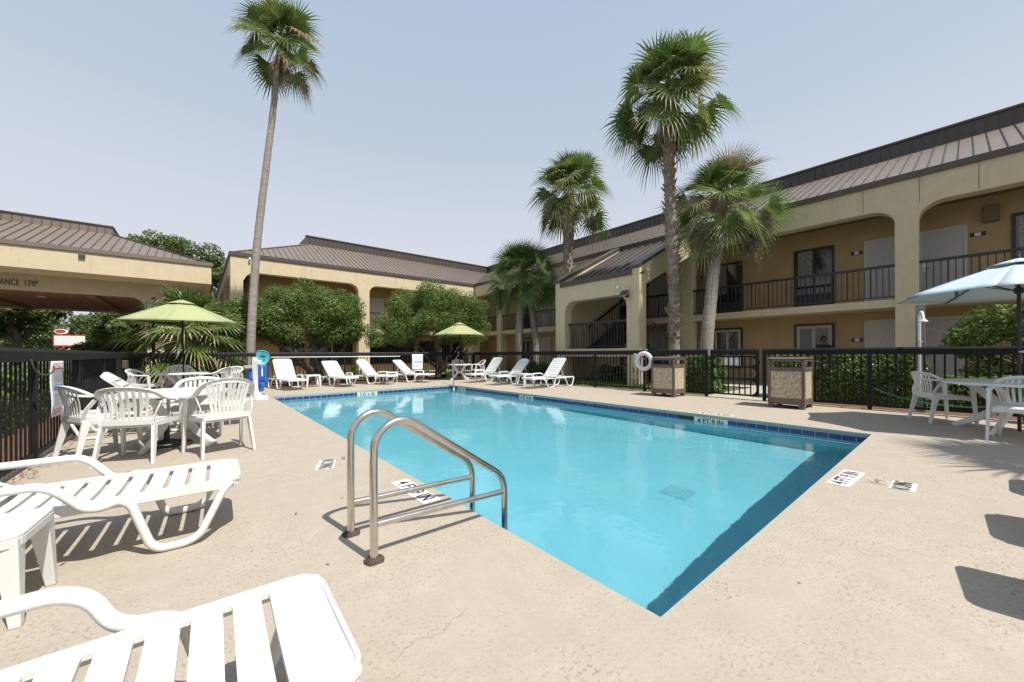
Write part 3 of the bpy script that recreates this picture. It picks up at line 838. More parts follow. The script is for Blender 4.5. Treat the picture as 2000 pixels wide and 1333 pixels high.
# doors, windows, room signs on x = WX wall
def door(y0, y1, z0, nx=None):
    """door on right wing rear wall, seen from -x"""
    mb = MB(); t = .06
    mb.box(WX - .03, y0, z0, WX - .001, y0 + t, z0 + 2.06); mb.box(WX - .03, y1 - t, z0, WX - .001, y1, z0 + 2.06); mb.box(WX - .03, y0 + t, z0 + 2.0, WX - .001, y1 - t, z0 + 2.06)
    f = P_('door_frame', mb, 'doorframe')
    mb = MB(); mb.box(WX - .014, y0 + t, z0 + .01, WX - .002, y1 - t, z0 + 2.0)
    mb.lathe([(0, 0), (.012, 0), (.012, .006), (0, .006)], n=8); mb.xf(Matrix.Identity(4))
    dd = P_('door', mb, 'door')
    return dd
def door2(y0, y1, z0, handle_y):
    mb = MB(); t = .06
    mb.box(WX - .03, y0, z0, WX - .001, y0 + t, z0 + 2.06); mb.box(WX - .03, y1 - t, z0, WX - .001, y1, z0 + 2.06); mb.box(WX - .03, y0 + t, z0 + 2.0, WX - .001, y1 - t, z0 + 2.06)
    P_('door_frame', mb, 'doorframe')
    mb = MB(); mb.box(WX - .014, y0 + t, z0 + .01, WX - .002, y1 - t, z0 + 2.0); dd = P_('door', mb, 'door')
    mb = MB(); mb.box(WX - .04, handle_y - .035, z0 + .86, WX - .0145, handle_y + .035, z0 + 1.12)
    mb.build('lock_plate', M['signwhite'], dd, world=True, bevel=.004)
    mb = MB(); mb.tube(round_path([(WX - .041, handle_y, z0 + .95), (WX - .085, handle_y, z0 + .95), (WX - .085, handle_y + (.11 if handle_y < (y0 + y1) / 2 else -.11), z0 + .95)], .02, 3), .011, n=6)
    mb.build('handle', M['steel'], dd, world=True)
    mb = MB(); ym = (y0 + y1) / 2; mb.box(WX - .018, ym - .012, z0 + 1.48, WX - .0145, ym + .012, z0 + 1.50); mb.build('peephole', M['ink'], dd, world=True)
def window_r(y0, y1, z0, z1, french=False, slider=False):
    fr = MB(); t = .07
    fr.box(WX - .05, y0, z0, WX - .001, y0 + t, z1); fr.box(WX - .05, y1 - t, z0, WX - .001, y1, z1); fr.box(WX - .05, y0 + t, z1 - t, WX - .001, y1 - t, z1); fr.box(WX - .05, y0 + t, z0, WX - .001, y1 - t, z0 + t)
    if slider: fr.box(WX - .045, y0 + t, z0 + t, WX - .002, y1 - t, z0 + .52)
    w = P_('window', fr, 'winframe')
    zb = z0 + (.52 if slider else t)
    mb = MB(); mb.box(WX - .012, y0 + t, zb, WX - .004, y1 - t, z1 - t); mb.build('pane', M['glass'], w, world=True)
    ym = (y0 + y1) / 2
    if french:
        mb = MB(); q = .09
        mb.box(WX - .034, y0 + t, z1 - t - q, WX - .0125, y1 - t, z1 - t)
        for yy in (y0 + t, ym - q / 2, y1 - t - q): mb.box(WX - .034, yy, z0 + t, WX - .0125, yy + q, z1 - t - q)
        mb.build('shutter_frame', M['blind'], w, world=True)
        mb = MB(); z = z0 + .2
        while z < z1 - t - q - .03:
            mb.box(WX - .028, y0 + t + q, z, WX - .0125, ym - q / 2, z + .012); mb.box(WX - .028, ym + q / 2, z, WX - .0125, y1 - t - q, z + .012); z += .06
        mb.build('shutter_slats', M['soffit'], w, world=True)
    else:
        mb = MB(); mb.box(WX - .03, ym - .02, zb, WX - .0125, ym + .02, z1 - t); mb.build('mullion', M['winframe'], w, world=True)
        mb = MB(); z = zb + .35
        while z < z1 - t - .02:
            mb.box(WX - .0165, ym + .03, z, WX - .0125, y1 - t - .05, z + .018); z += .042
        mb.build('blinds', M['blind'], w, world=True)
def room_sign(yc, zc_, num):
    mb = MB(); mb.box(WX - .02, yc - .14, zc_ - .055, WX - .001, yc + .14, zc_ + .055); s_ = P_('room_sign', mb, 'ink')
    mb = MB(); mb.box(WX - .024, yc - .055, zc_ - .042, WX - .0205, yc + .055, zc_ + .042); mb.build('number_plate', M['signwhite'], s_, world=True)
    text_obj('number', num, .07, basis((WX - .0255, yc, zc_), (0, -1, 0), (0, 0, 1)), M['ink'], s_, extrude=.0005)
rooms = 246
for k, c in enumerate((-6.5, 1.05, 8.56, 16.07)):
    for z0 in (2.6, .06):
        up = z0 > 1
        for s in (1, -1):
            ya, yb = sorted((c + s * .15, c + s * 1.06)) if up else sorted((c + s * .15, c + s * 1.06))
            door2(ya, yb, z0, c + s * .25)
            ya, yb = sorted((c + s * 1.80, c + s * 2.92))
            if up: window_r(ya, yb, z0 + .02, 4.72, slider=True)
            else: window_r(ya, yb, .5, 2.1, french=True)
            if abs(c + s * 1.24) < 20: room_sign(c + s * 1.24, z0 + 1.73 if up else 1.5, str((230 if up else 130) + k * 4 + (1 if s > 0 else 3)))
# wall light box on the upper walkway
mb = MB(); mb.box(WX - .16, -.56, 4.60, WX - .001, -.28, 5.02); P_('light_box', mb, 'soffit', bevel=.01)
# middle wing openings on y = WYm wall
def win_m(x0, x1, z0, z1, name='window'):
    fr = MB(); t = .06
    fr.box(x0, WYm - .05, z0, x0 + t, WYm - .001, z1); fr.box(x1 - t, WYm - .05, z0, x1, WYm - .001, z1); fr.box(x0 + t, WYm - .05, z1 - t, x1 - t, WYm - .001, z1); fr.box(x0 + t, WYm - .05, z0, x1 - t, WYm - .001, z0 + t)
    w = P_(name, fr, 'winframe')
    mb = MB(); mb.box(x0 + t, WYm - .012, z0 + t, x1 - t, WYm - .004, z1 - t); mb.build('pane', M['glass'], w, world=True)
for x0, x1 in ((3.4, 4.6), (4.85, 6.0), (6.1, 7.2), (8.2, 11.2), (11.5, 14.9)): win_m(x0, x1, .5, 2.0)
for x0, x1 in ((9.8, 11.0), (12.9, 14.1)): win_m(x0, x1, 2.66, 4.7)
for x0 in (8.2, 11.5):
    mb = MB(); mb.box(x0, WYm - .03, 2.6, x0 + .95, WYm - .001, 4.66); P_('door', mb, 'door')
mb = MB(); mb.box(7.75 + 1.45, WYm - .02, 4.2, 7.75 + 1.72, WYm - .001, 4.32); P_('room_sign', mb, 'ink')
# inner columns / dark walls at lobby end
mb = MB(); mb.box(2.2, WYm, 0, 2.9, WYm + .3, 5.3); P_('lobby_pier', mb, 'stucco_wall')
# security camera
mb = MB(); mb.lathe([(.0, 0), (.05, .0), (.055, .05), (.0, .09)], c=(1.95, FYm - .12, 5.75), n=12); mb.box(1.92, FYm - .12, 5.80, 1.98, FYm, 5.84)
P_('security_camera', mb, 'signwhite', smooth=True)

# ------------------------------------------------------------------ stair tower (part of the motel)
TX, TY0, TY1 = 11.1, 6.85, 10.6
def roofz(x): return 3.72 + (x - TX) * .5
# front wall with arch
c0, c1, z0a, za = 7.32, 10.10, 1.28, 3.12
pts = [(TY0, 0), (TY0, 3.72), (TY1, 3.72), (TY1, 0), (c1, 0), (c1, 1.0), (c0, 1.0), (c0, 0)]
mb = MB(); mb.prism([(TY0, 0), (TY0, 1.0), (c0, 1.0), (c0, 0)], TX, TX + .42, 'yz'); mb.prism([(c1, 0), (c1, 1.0), (TY1, 1.0), (TY1, 0)], TX, TX + .42, 'yz')
r = .42; up_ = [(TY0, 1.0), (TY0, 3.72), (TY1, 3.72), (TY1, 1.0), (c1, 1.0)]
for k in range(8):
    a = k / 7 * PI / 2; up_.append((c1 - r + r * math.cos(a), za - r + r * math.sin(a)))
for k in range(8):
    a = PI / 2 + k / 7 * PI / 2; up_.append((c0 + r + r * math.cos(a), za - r + r * math.sin(a)))
up_.append((c0, 1.0))
mb.prism(up_, TX, TX + .42, 'yz')
mb.box(TX + .01, c0, 1.0, TX + .40, c1, 1.28)
P_('stair_tower_wall', mb, 'stucco')
# side walls: sloped band + front leg is the front wall; rear leg at facade
for (ya, yb, nm) in ((TY0, TY0 + .32, 'n'), (TY1 - .32, TY1, 'f')):
    mb = MB(); x0 = TX + .423
    mb.prism([(x0, roofz(x0) - .5), (x0, roofz(x0)), (FX - .01, roofz(FX)), (FX - .01, roofz(FX) - .68)], ya, yb, 'xz')
    if nm == 'f':
        mb.prism([(x0, 0), (x0, roofz(x0) - .5), (FX - .01, roofz(FX) - .68), (FX - .01, 0)], ya + .05, yb - .05, 'xz')
    P_('stair_tower_side', mb, 'stucco')
# parapets rising over the stair roof with metal caps
for ya, yb in ((TY0, TY0 + .3), (TY1 - .3, TY1)):
    mb = MB(); mb.prism([(TX, 3.722), (TX, 3.92), (15.4, 3.92 + 4.3 * .5), (15.4, roofz(15.4) + .02)], ya, yb, 'xz'); P_('stair_parapet', mb, 'stucco')
    mb = MB(); mb.prism([(TX - .05, 3.922), (TX - .05, 4.03), (15.45, 4.03 + 4.35 * .5), (15.45, 3.922 + 4.35 * .5)], ya - .04, yb + .04, 'xz'); P_('parapet_cap', mb, 'trim')
mb = MB(); mb.box(TX - .05, TY0 + .27, 3.722, TX + .1, TY1 - .27, 3.905); P_('eaves_trim', mb, 'trim')
mb = MB(); x0 = TX + .1
mb.prism([(x0, 3.60), (x0, 3.78), (15.4, 3.78 + (15.4 - x0) * .52), (15.4, 3.6 + (15.4 - x0) * .52)], TY0 + .33, TY1 - .33, 'xz'); mb.cm = 1; y = TY0 + .55
while y < TY1 - .35: mb.tube([(x0, y, 3.80), (15.4, y, 3.80 + (15.4 - x0) * .52)], (.03, .06), up=(0, 0, 1)); y += .40
mb.build('stair_roof', [M['roof_dark'], M['trim']], motel, world=True)
# landing, flights, rails
mb = MB(); mb.box(TX + .43, TY0 + .33, 1.10, 12.6, TY1 - .33, 1.28)
for k in range(8):
    mb.box(12.6 + k * .3, 8.95, 1.20 + k * .165, 12.6 + k * .3 + .33, 10.2, 1.25 + (k + 1) * .165 - .02)
    mb.box(12.6 + k * .3, 7.25, 1.02 - k * .165, 12.6 + k * .3 + .33, 8.5, 1.26 - (k + 1) * .165 + .10)
for ya in (8.93, 10.2, 7.2, 8.5):
    sgn = 1 if ya in (8.93, 10.2) else -1
    mb.prism([(12.6, 1.05), (12.6, 1.32), (15.05, 1.32 + sgn * 1.28), (15.05, 1.05 + sgn * 1.28)] if sgn > 0 else [(12.6, 1.05), (12.6, 1.32), (15.05, .06), (14.6, .0)], ya, ya + .05, 'xz')
P_('staircase', mb, 'black')
for ya, sgn in ((8.95, 1), (7.22, -1), (8.5, -1), (10.15, 1)):
    mb = MB(); mb.tube([(12.6, ya, 2.2), (15.0, ya, 2.2 + sgn * 1.28)], (.05, .08), up=(0, 0, 1))
    for k in range(14):
        x = 12.7 + k * .17; z = 1.28 + sgn * (x - 12.6) * .53; mb.box(x - .01, ya - .01, z, x + .01, ya + .01, z + .93)
    P_('stair_railing', mb, 'black')
railing((TX + .21, c0 + .01), (TX + .21, c1 - .01), z0=1.28, h=1.0)
# flood light and camera on tower face
mb = MB(); mb.box(TX - .09, 7.22, 2.98, TX + .0, 7.32, 3.06)
fl_ = P_('flood_light', mb, 'black')
mb = MB(); Mf = Matrix.Rotation(R(35), 3, 'Y'); mb.obox((TX - .2, 7.27, 3.10), (.07, .30, .22), Mf); mb.build('lamp_body', M['black'], fl_, world=True, bevel=.01)
mb = MB(); mb.obox((TX - .2 - .036, 7.27, 3.10 - .026), (.01, .25, .17), Mf); mb.build('lamp_glass', M['lampglass'], fl_, world=True)
mb = MB(); mb.lathe([(0, -.06), (.05, -.04), (.055, .0), (.05, .05), (0, .06)], c=(TX - .06, 7.62, 3.36), n=12); P_('security_camera', mb, 'signwhite', smooth=True)

# walkways on the ground beside the motel
quad_sheet('footpath', [(13.6, -11), (16.5, -11), (16.5, 22.3), (13.6, 22.3)], -.002, M['concrete'])
quad_sheet('footpath', [(1.0, 20.9), (13.6, 20.9), (13.6, 23.8), (1.0, 23.8)], -.002, M['concrete'])
quad_sheet('footpath', [(10.12, 3.0), (13.6, 3.0), (13.6, 4.4), (10.12, 4.4)], -.006, M['concrete'])
quad_sheet('mulch_bed', [(-4.2, -4), (-1.42, -4), (-1.42, 17.6), (-4.2, 17.6)], -.016, M['mulch'], kind='structure')
quad_sheet('mulch_bed', [(-1.42, 15.6), (10.12, 15.6), (10.12, 17.8), (-1.42, 17.8)], -.016, M['mulch'], kind='structure')
quad_sheet('mulch_bed', [(10.12, -7), (12.3, -7), (12.3, 3.0), (10.12, 3.0)], -.016, M['mulch'], kind='structure')
quad_sheet('driveway', [(-25, 24), (.2, 24), (.2, 40), (-25, 40)], -.012, M['concrete'])  # pale concrete added over the asphalt to bounce light onto the canopy ceiling
quad_sheet('road', [(-60, 19), (.2, 19), (.2, 70), (-60, 70)], -.020, M['gravelgrey'])
quad_sheet('road', [(-60, -40), (-4.6, -40), (-4.6, 19), (-60, 19)], -.021, M['gravelgrey'])

# ------------------------------------------------------------------ entrance canopy
can = empty('entrance_canopy', (.54, 24.5, 0), label='drive-through entrance canopy with cream fascia, clearance lettering and brown hipped metal roof', cat='canopy')
def C_(name, mb, m, **k): return mb.build(name, M[m], can, world=True, **k)
CX1, CX0, CY0, CY1 = .54, -22, 24.5, 39.5
mb = MB()
mb.box(CX0, CY0, 4.72, CX1, CY0 + .35, 5.62); mb.box(CX1 - .35, CY0 + .352, 4.72, CX1, CY1, 5.62); mb.box(CX0, CY1 - .35, 4.72, CX1 - .352, CY1, 5.62)
C_('fascia', mb, 'stucco')
mb = MB(); mb.box(CX0, CY0 - .06, 5.62, CX1 + .06, CY0 + .36, 5.80); mb.box(CX1 - .36, CY0 + .362, 5.62, CX1 + .06, CY1, 5.797); C_('eaves_trim', mb, 'roof')
mb = MB(); mb.box(CX0, CY0 + .352, 4.75, CX1 - .352, CY1 - .352, 4.85); C_('soffit', mb, 'stucco')
# beam with arched ends, columns
BY = 26.5; xr1 = -1.35; xl1 = -2.05
def can_beam(y):
    p = [(xr1, 0), (xr1, 4.75), (CX0, 4.75), (CX0, 4.06), (xl1 - .6, 4.06)]
    for k in range(8):
        a = PI / 2 - k / 7 * PI / 2; p.append((xl1 - .6 + .6 * math.cos(a), 3.52 + .54 * math.sin(a)))
    p.append((xl1, 0)); mb.prism(p, y, y + .5, 'xz')
mb = MB(); can_beam(BY); can_beam(37.0); C_('beam_and_column', mb, 'stucco')
mb = MB(); mb.box(CX0, BY + .51, 4.12, xl1 - .1, 36.99, 4.2); C_('ceiling', mb, 'soffit_brown')
mb = MB()
for x in (-4, -8, -12): mb.box(x - .15, BY + .52, 4.0, x + .15, 36.98, 4.118)
C_('ceiling_joists', mb, 'soffit_brown')
text_obj('lettering', "CLEARANCE  13'0\"", .38, basis((-5.48, BY - .012, 4.32), (1, 0, 0), (0, 0, 1)), M['trim'], can, extrude=.01, align='RIGHT', spacing=1.0, sx=.53)
mb = MB(); DC = 3.95; z0c, z1c, z2c = 5.72, 7.42, 7.80
mb.add([(CX0, CY0, z0c), (CX1, CY0, z0c), (CX1 - DC, CY0 + DC, z1c), (CX0, CY0 + DC, z1c)], [(0, 1, 2, 3)])
mb.add([(CX1, CY0, z0c), (CX1, CY1, z0c), (CX1 - DC, CY1 - DC, z1c), (CX1 - DC, CY0 + DC, z1c)], [(0, 1, 2, 3)])
mb.cm = 1; x = CX1 - .3
while x > CX0:
    t = min(DC, CX1 - x); zz = z0c + (z1c - z0c) * t / DC
    mb.tube([(x, CY0 + .02, z0c + .02), (x, CY0 + t, zz + .01)], (.03, .06), up=(0, 0, 1))
    if t >= DC: mb.box(x - .012, CY0 + DC - .03, z1c, x + .012, CY0 + DC - .001, z2c - .01)
    x -= .30
y = CY0 + .3
while y < CY1 - .5:
    t = min(DC, y - CY0, CY1 - y); mb.tube([(CX1 - .02, y, z0c + .02), (CX1 - t, y, z0c + (z1c - z0c) * t / DC + .01)], (.03, .06), up=(0, 0, 1)); y += .30
mb.build('roof', [M['roof'], M['roof_dark']], can, world=True)
mb = MB(); mb.box(CX0, CY0 + DC, z1c - .05, CX1 - DC, CY0 + DC + .1, z2c); mb.box(CX1 - DC - .1, CY0 + DC + .102, z1c - .05, CX1 - DC, CY1 - DC, z2c); C_('roof_parapet', mb, 'roof')
mb = MB(); mb.box(CX0, CY0 + DC - .05, z2c + .002, CX1 - DC + .05, CY0 + DC + .14, z2c + .06); mb.box(CX1 - DC - .14, CY0 + DC + .142, z2c + .002, CX1 - DC + .05, CY1 - DC, z2c + .058)
mb.tube([(CX1, CY0, z0c + .05), (CX1 - DC, CY0 + DC, z1c + .03)], (.14, .05), up=(0, 0, 1)); C_('parapet_cap', mb, 'trim')
mb = MB(); mb.box(-3.95, CY0 - .1, 5.38, -3.75, CY0 - .001, 5.50); C_('fascia_vent', mb, 'trim')
mb = MB(); mb.lathe([(0, 0), (.16, .0), (.14, .04), (0, .05)], c=(-6.0, 29.5, 4.07), n=16); C_('ceiling_lamp', mb, 'signwhite', smooth=True)
# ------------------------------------------------------------------ monobloc chair (faces +x)
def leg_taper(mb, top, bot, w0, w1, d0, d1):
    a = Vector(top); b = Vector(bot)
    vs = []
    for p, w, d in ((a, w0, d0), (b, w1, d1)):
        vs += [(p.x - d / 2, p.y - w / 2, p.z), (p.x + d / 2, p.y - w / 2, p.z), (p.x + d / 2, p.y + w / 2, p.z), (p.x - d / 2, p.y + w / 2, p.z)]
    mb.add(vs, [(3, 2, 1, 0), (4, 5, 6, 7), (0, 1, 5, 4), (1, 2, 6, 5), (2, 3, 7, 6), (3, 0, 4, 7)])

def make_chair(label, group, mt='plastic', fan=False, low=1.0):
    t = empty('garden_chair', label=label, cat='chair', group=group)
    # seat : dished slab with rounded front and skirt
    mb = MB()
    def sf(u, v):
        x = -.21 + .43 * u; w = .215 + .035 * u
        y = (v * 2 - 1) * w; k = (v * 2 - 1)
        z = .425 - .014 * (1 - k * k) * math.sin(u * PI) + .012 * u - .03 * max(0, u - .88) / .12
        return (x, y, z)
    mb.grid(sf, 10, 8)
    mb.build('seat', M[mt], t, smooth=True, solid=.007, sharp=60)
    mb = MB()
    mb.tube([sf(1, v / 8)[:2] + (.385,) for v in range(9)], (.007, .05), up=(0, 0, 1))
    for s in (-1, 1): mb.tube([(-.21, s * .215, .40), (.22, s * .25, .40)], (.007, .05), up=(0, 0, 1))
    mb.tube([(-.21, -.215, .40), (-.21, .215, .40)], (.007, .05), up=(0, 0, 1))
    mb.build('seat_skirt', M[mt], t)
    # loop: arms and back rim
    def rim(a):      # a 0..1 left to right over the top
        th = (a - .5) * PI
        y = .262 * math.sin(th) * (1 if abs(a - .5) > .25 else 1)
        c = math.cos(th)
        z = .655 + (.185 if fan else .125) * c ** .55 if c > 0 else .655
        x = -.13 - .165 * c ** .7 if c > 0 else -.13
        return Vector((x, y, z))
    arc = [rim(i / 22) for i in range(1, 22)]
    path = [Vector((.20, -.275, .632)), Vector((.12, -.282, .642)), Vector((.0, -.28, .645)), Vector((-.09, -.272, .66))] + arc + [Vector((-.09, .272, .66)), Vector((.0, .28, .645)), Vector((.12, .282, .642)), Vector((.20, .275, .632))]
    m_ = len(path)
    mb = MB(); ups = []
    # profile oriented so that the wide side is flat on arms and vertical on back: sweep by hand
    vs = []; K = 8
    for i, p in enumerate(path):
        T = (path[min(i + 1, m_ - 1)] - path[max(i - 1, 0)]).normalized()
        f = min(1, max(0, (p.z - .645) / .16)); 
        n = (Vector((0, 0, 1)) * (1 - f) + Vector((1, 0, .25)) * f).normalized()   # flat face normal
        S = T.cross(n).normalized(); n = S.cross(T).normalized()
        w = .052 if f < .3 else .05; h = .016
        for a, b in ((w / 2, h * .2), (w * .35, h), (-w * .35, h), (-w / 2, h * .2), (-w / 2, -h * .6), (-w * .35, 0), (w * .35, 0), (w / 2, -h * .6)):
            vs.append(p + S * a + n * b)
    fs = []
    for i in range(m_ - 1):
        for q in range(K): r_ = (q + 1) % K; fs.append((i * K + q, i * K + r_, (i + 1) * K + r_, (i + 1) * K + q))
    fs.append(tuple(range(K))[::-1]); fs.append(tuple((m_ - 1) * K + q for q in range(K)))
    mb.add(vs, fs); mb.build('arm_and_back_rim', M[mt], t, smooth=True, sharp=50)
    # back slats
    mb = MB(); ns = 8 if not fan else 9
    for i in range(ns):
        f = (i + .5) / ns * 2 - 1
        yb = f * .185; a = .5 + f * (.30 if fan else .285)
        top = rim(a) + Vector((0, 0, -.012))
        if fan: yb = f * .14
        bot = Vector((-.225, yb, .415))
        mid = bot.lerp(top, .5) + Vector((.018, 0, 0))
        mb.tube(smooth_path([bot, mid, top], 4), (.030, .007) if not fan else (.032, .007), up=(1, 0, .1), scale=lambda q: .8 + .25 * q)
    mb.build('back_slats', M[mt], t, smooth=True, sharp=40)
    mb = MB()
    pts = []
    for s in (-1, 1):
        mb.tube(smooth_path([(-.215, s * .222, .41), (-.20, s * .245, .52), (-.13, s * .268, .64)], 5), (.05, .010), up=(1, s * .2, 0), smooth=None) if False else mb.tube(smooth_path([(-.215, s * .215, .41), (-.205, s * .238, .52), (-.135, s * .262, .645)], 5), (.045, .010), up=(.3, s * 1, 0))
    mb.tube([(-.222, -.21, .43), (-.228, 0, .43), (-.222, .21, .43)], (.008, .06), up=(0, 0, 1))
    mb.build('back_shell', M[mt], t, smooth=True, sharp=40)
    for s in (-1, 1):
        mb = MB(); leg_taper(mb, (.195, s * .273, .638), (.245, s * .285, 0), .034, .026, .060, .036)
        mb.build('leg', M[mt], t, bevel=.004)
        mb = MB(); leg_taper(mb, (-.185, s * .215, .425), (-.275, s * .245, 0), .030, .026, .075, .036)
        mb.build('leg', M[mt], t, bevel=.004)
    return t

# ------------------------------------------------------------------ sun lounger (foot towards +x)
def slat_panel(mb, L, W, slots, gap, end0, end1, z=0, crown=.012, th=.016, nround=.05, depth=True):
    """panel along +x from 0..L, width W; slots run across."""
    side = .045
    def Z(y): return z - crown * (1 - (2 * y / W) ** 2)
    def slab(x0, x1, y0, y1, n=6, r0=0, r1=0):
        ys = [y0 + (y1 - y0) * i / n for i in range(n + 1)]
        for a, b in zip(ys[:-1], ys[1:]):
            def cut(y, r): 
                if not r: return 0
                k = (abs(y) - (W / 2 - r)) / r
                return r * (1 - math.sqrt(max(0, 1 - k * k))) if k > 0 else 0
            xa0, xb0 = x0 + cut(a, r0), x0 + cut(b, r0); xa1, xb1 = x1 - cut(a, r1), x1 - cut(b, r1)
            vs = [(xa0, a, Z(a)), (xa1, a, Z(a)), (xb1, b, Z(b)), (xb0, b, Z(b)), (xa0, a, Z(a) - th), (xa1, a, Z(a) - th), (xb1, b, Z(b) - th), (xb0, b, Z(b) - th)]
            fs = [(0, 1, 2, 3), (7, 6, 5, 4), (1, 5, 6, 2), (0, 3, 7, 4)]
            if a == ys[0]: fs.append((0, 4, 5, 1))
            if b == ys[-1]: fs.append((3, 2, 6, 7))
            mb.add(vs, fs)
    slab(0, end0, -W / 2, W / 2, n=16, r0=nround if nround and end0 > nround else 0)
    slab(L - end1, L, -W / 2, W / 2, n=16, r1=nround if end1 >= nround * .6 else 0)
    for s in (-1, 1):
        y0, y1 = (s * W / 2, s * (W / 2 - side)); slab(end0, L - end1, min(y0, y1), max(y0, y1), n=1)
    inner = L - end0 - end1; sw = (inner - gap * (slots)) / (slots - 1) if slots > 1 else inner
    x = end0 + gap
    for i in range(slots - 1):
        slab(x, x + sw, -W / 2 + side, W / 2 - side, n=8); x += sw + gap

def lounge_side(mb, s, kind='A', arm=.21):
    y = s * .315
    if kind == 'A' and arm > .3:
        P = [(.83, y * .88, .325), (.80, y * .93, .29), (.73, y, .055), (.68, y, .022), (.61, y, .022), (.57, y, .06), (.51, y, .29), (.47, y * 1.02, .325), (arm - .04, y * 1.04, .34), (arm - .09, y * 1.07, .44), (arm - .15, y * 1.08, .475), (-.30, y * 1.08, .475), (-.42, y * 1.06, .44), (-.47, y * 1.03, .36), (-.48, y, .32)]
        mb.tube(round_path(P, .06, 6), (.040, .046), up=(0, 1, 0))
    elif kind == 'A':
        P = [(.83, y * .88, .325), (.79, y * .93, .29), (.68, y, .055), (.62, y, .022), (.50, y, .022), (.46, y, .06), (.385, y, .30), (.34, y, .335), (arm + .06, y * 1.02, .31), (arm, y * 1.04, .325), (arm - .09, y * 1.07, .44), (arm - .15, y * 1.08, .475), (-.30, y * 1.08, .475), (-.42, y * 1.06, .44), (-.47, y * 1.03, .36), (-.48, y, .32)]
        mb.tube(round_path(P, .06, 6), (.040, .046), up=(0, 1, 0))
    else:
        P = [(.80, y * .86, .315), (.45, y * .93, .31), (.35, y, .26), (.24, y, .05), (.20, y, .022), (.0, y, .022), (-.04, y, .05), (-.12, y * 1.03, .30)]
        mb.tube(round_path(P, .06, 6), (.036, .044), up=(0, 1, 0))
        P = [(.30, y * 1.0, .20), (.285, y * 1.06, .40), (.26, y * 1.08, .445), (-.05, y * 1.1, .45), (-.16, y * 1.08, .42), (-.26, y * 1.03, .31), (-.60, y, .30)]
        mb.tube(round_path(P, .06, 6), (.036, .040), up=(0, 1, 0))
    mb.tube(smooth_path(round_path([(-.55, y * .93, .30), (-.62, y, .24), (-.70, y, .05), (-.74, y, .022), (-.88, y, .022), (-.92, y, .05), (-1.0, y, .24), (-1.03, y * .93, .30)], .05, 3), 2), (.034, .044), up=(0, 1, 0))
    mb.tube([(-.40, y * .93, .315), (-1.04, y * .93, .315)], (.034, .044), up=(0, 0, 1))

def make_lounger(label, group, angle=38, slots=6, rounded=.16, mt='plastic', gap=.022, seat_slots=8, kind='B', arm=.21):
    t = empty('sun_lounger', label=label, cat='sun lounger', group=group)
    for s in (-1, 1):
        mb = MB(); lounge_side(mb, s, kind, arm); mb.build('side_frame', M[mt], t, smooth=True, sharp=50)
    mb = MB(); slat_panel(mb, 1.0, .57, seat_slots, gap, .05, .15, z=.0, nround=.045); mb.xf(Matrix.Translation((-.13, 0, .345)))
    # down-turned rim round the seat
    mb.tube(round_path([(-.13, -.286, .318), (.81, -.286, .318), (.872, -.23, .318), (.872, .23, .318), (.81, .286, .318), (-.13, .286, .318)], .05, 4), (.014, .058), up=(0, 0, 1))
    mb.build('seat', M[mt], t, smooth=True, sharp=30)
    mb = MB()
    for s in (-1, 1): mb.tube([(-.13, s * .25, .30), (-1.0, s * .25, .30)], (.028, .05), up=(0, 0, 1))
    mb.tube([(-1.0, -.275, .30), (-1.0, .275, .30)], (.028, .05), up=(0, 0, 1)); mb.tube([(-.2, -.275, .30), (-.2, .275, .30)], (.028, .04), up=(0, 0, 1))
    mb.build('bed_frame', M[mt], t, smooth=True, sharp=40)
    a = R(angle)
    Mx = Matrix.Translation((-.15, 0, .345)) @ Matrix.Rotation(PI, 4, 'Z') @ Matrix.Rotation(-a, 4, 'Y')
    mb = MB(); slat_panel(mb, .80, .57, slots, gap, .05, .17 if rounded > .1 else .09, z=0, crown=-.012, nround=rounded)
    rr = rounded
    mb.tube(round_path([(0, -.28, -.022), (.78, -.28, -.022), (.795, 0, -.022), (.78, .28, -.022), (0, .28, -.022)], rr, 6) if rr > .1 else round_path([(0, -.28, -.022), (.795, -.28, -.022), (.795, .28, -.022), (0, .28, -.022)], rr, 4), (.010, .04), up=(0, 0, 1))
    mb.xf(Mx); mb.build('backrest', M[mt], t, smooth=True, sharp=30)
    mb = MB(); hx = -.15 - .48 * math.cos(a); hz_ = .345 + .48 * math.sin(a)
    for s in (-1, 1): mb.tube([(hx, s * .20, hz_ - .02), (hx - .10 - .1 * math.sin(a), s * .20, .29)], (.022, .03), up=(0, 1, 0))
    mb.tube([(hx - .1 - .1 * math.sin(a), -.2, .295), (hx - .1 - .1 * math.sin(a), .2, .295)], .012, n=6)
    mb.build('back_prop', M[mt], t)
    return t

def make_side_table(label, group, mt='plastic', s=.40, h=.40):
    t = empty('side_table', label=label, cat='side table', group=group)
    mb = MB(); r = .05; q = s / 2; pts = []
    for cx, cy, a0 in ((q - r, q - r, 0), (-q + r, q - r, 90), (-q + r, -q + r, 180), (q - r, -q + r, 270)):
        for k in range(5): a = R(a0 + k * 22.5); pts.append((cx + r * math.cos(a), cy + r * math.sin(a)))
    mb.prism(pts, h - .014, h); mb.build('tabletop', M[mt], t, bevel=.004)
    mb = MB(); mb.tube([(x * .985, y * .985, h - .032) for x, y in pts], (.008, .036), closed=True, up=(0, 0, 1)); mb.build('skirt', M[mt], t)
    for sx in (-1, 1):
        for sy in (-1, 1):
            mb = MB(); leg_taper(mb, (sx * (q - .045), sy * (q - .045), h - .014), (sx * (q - .015), sy * (q - .015), 0), .075, .035, .075, .035); mb.build('leg', M[mt], t, bevel=.005)
    return t

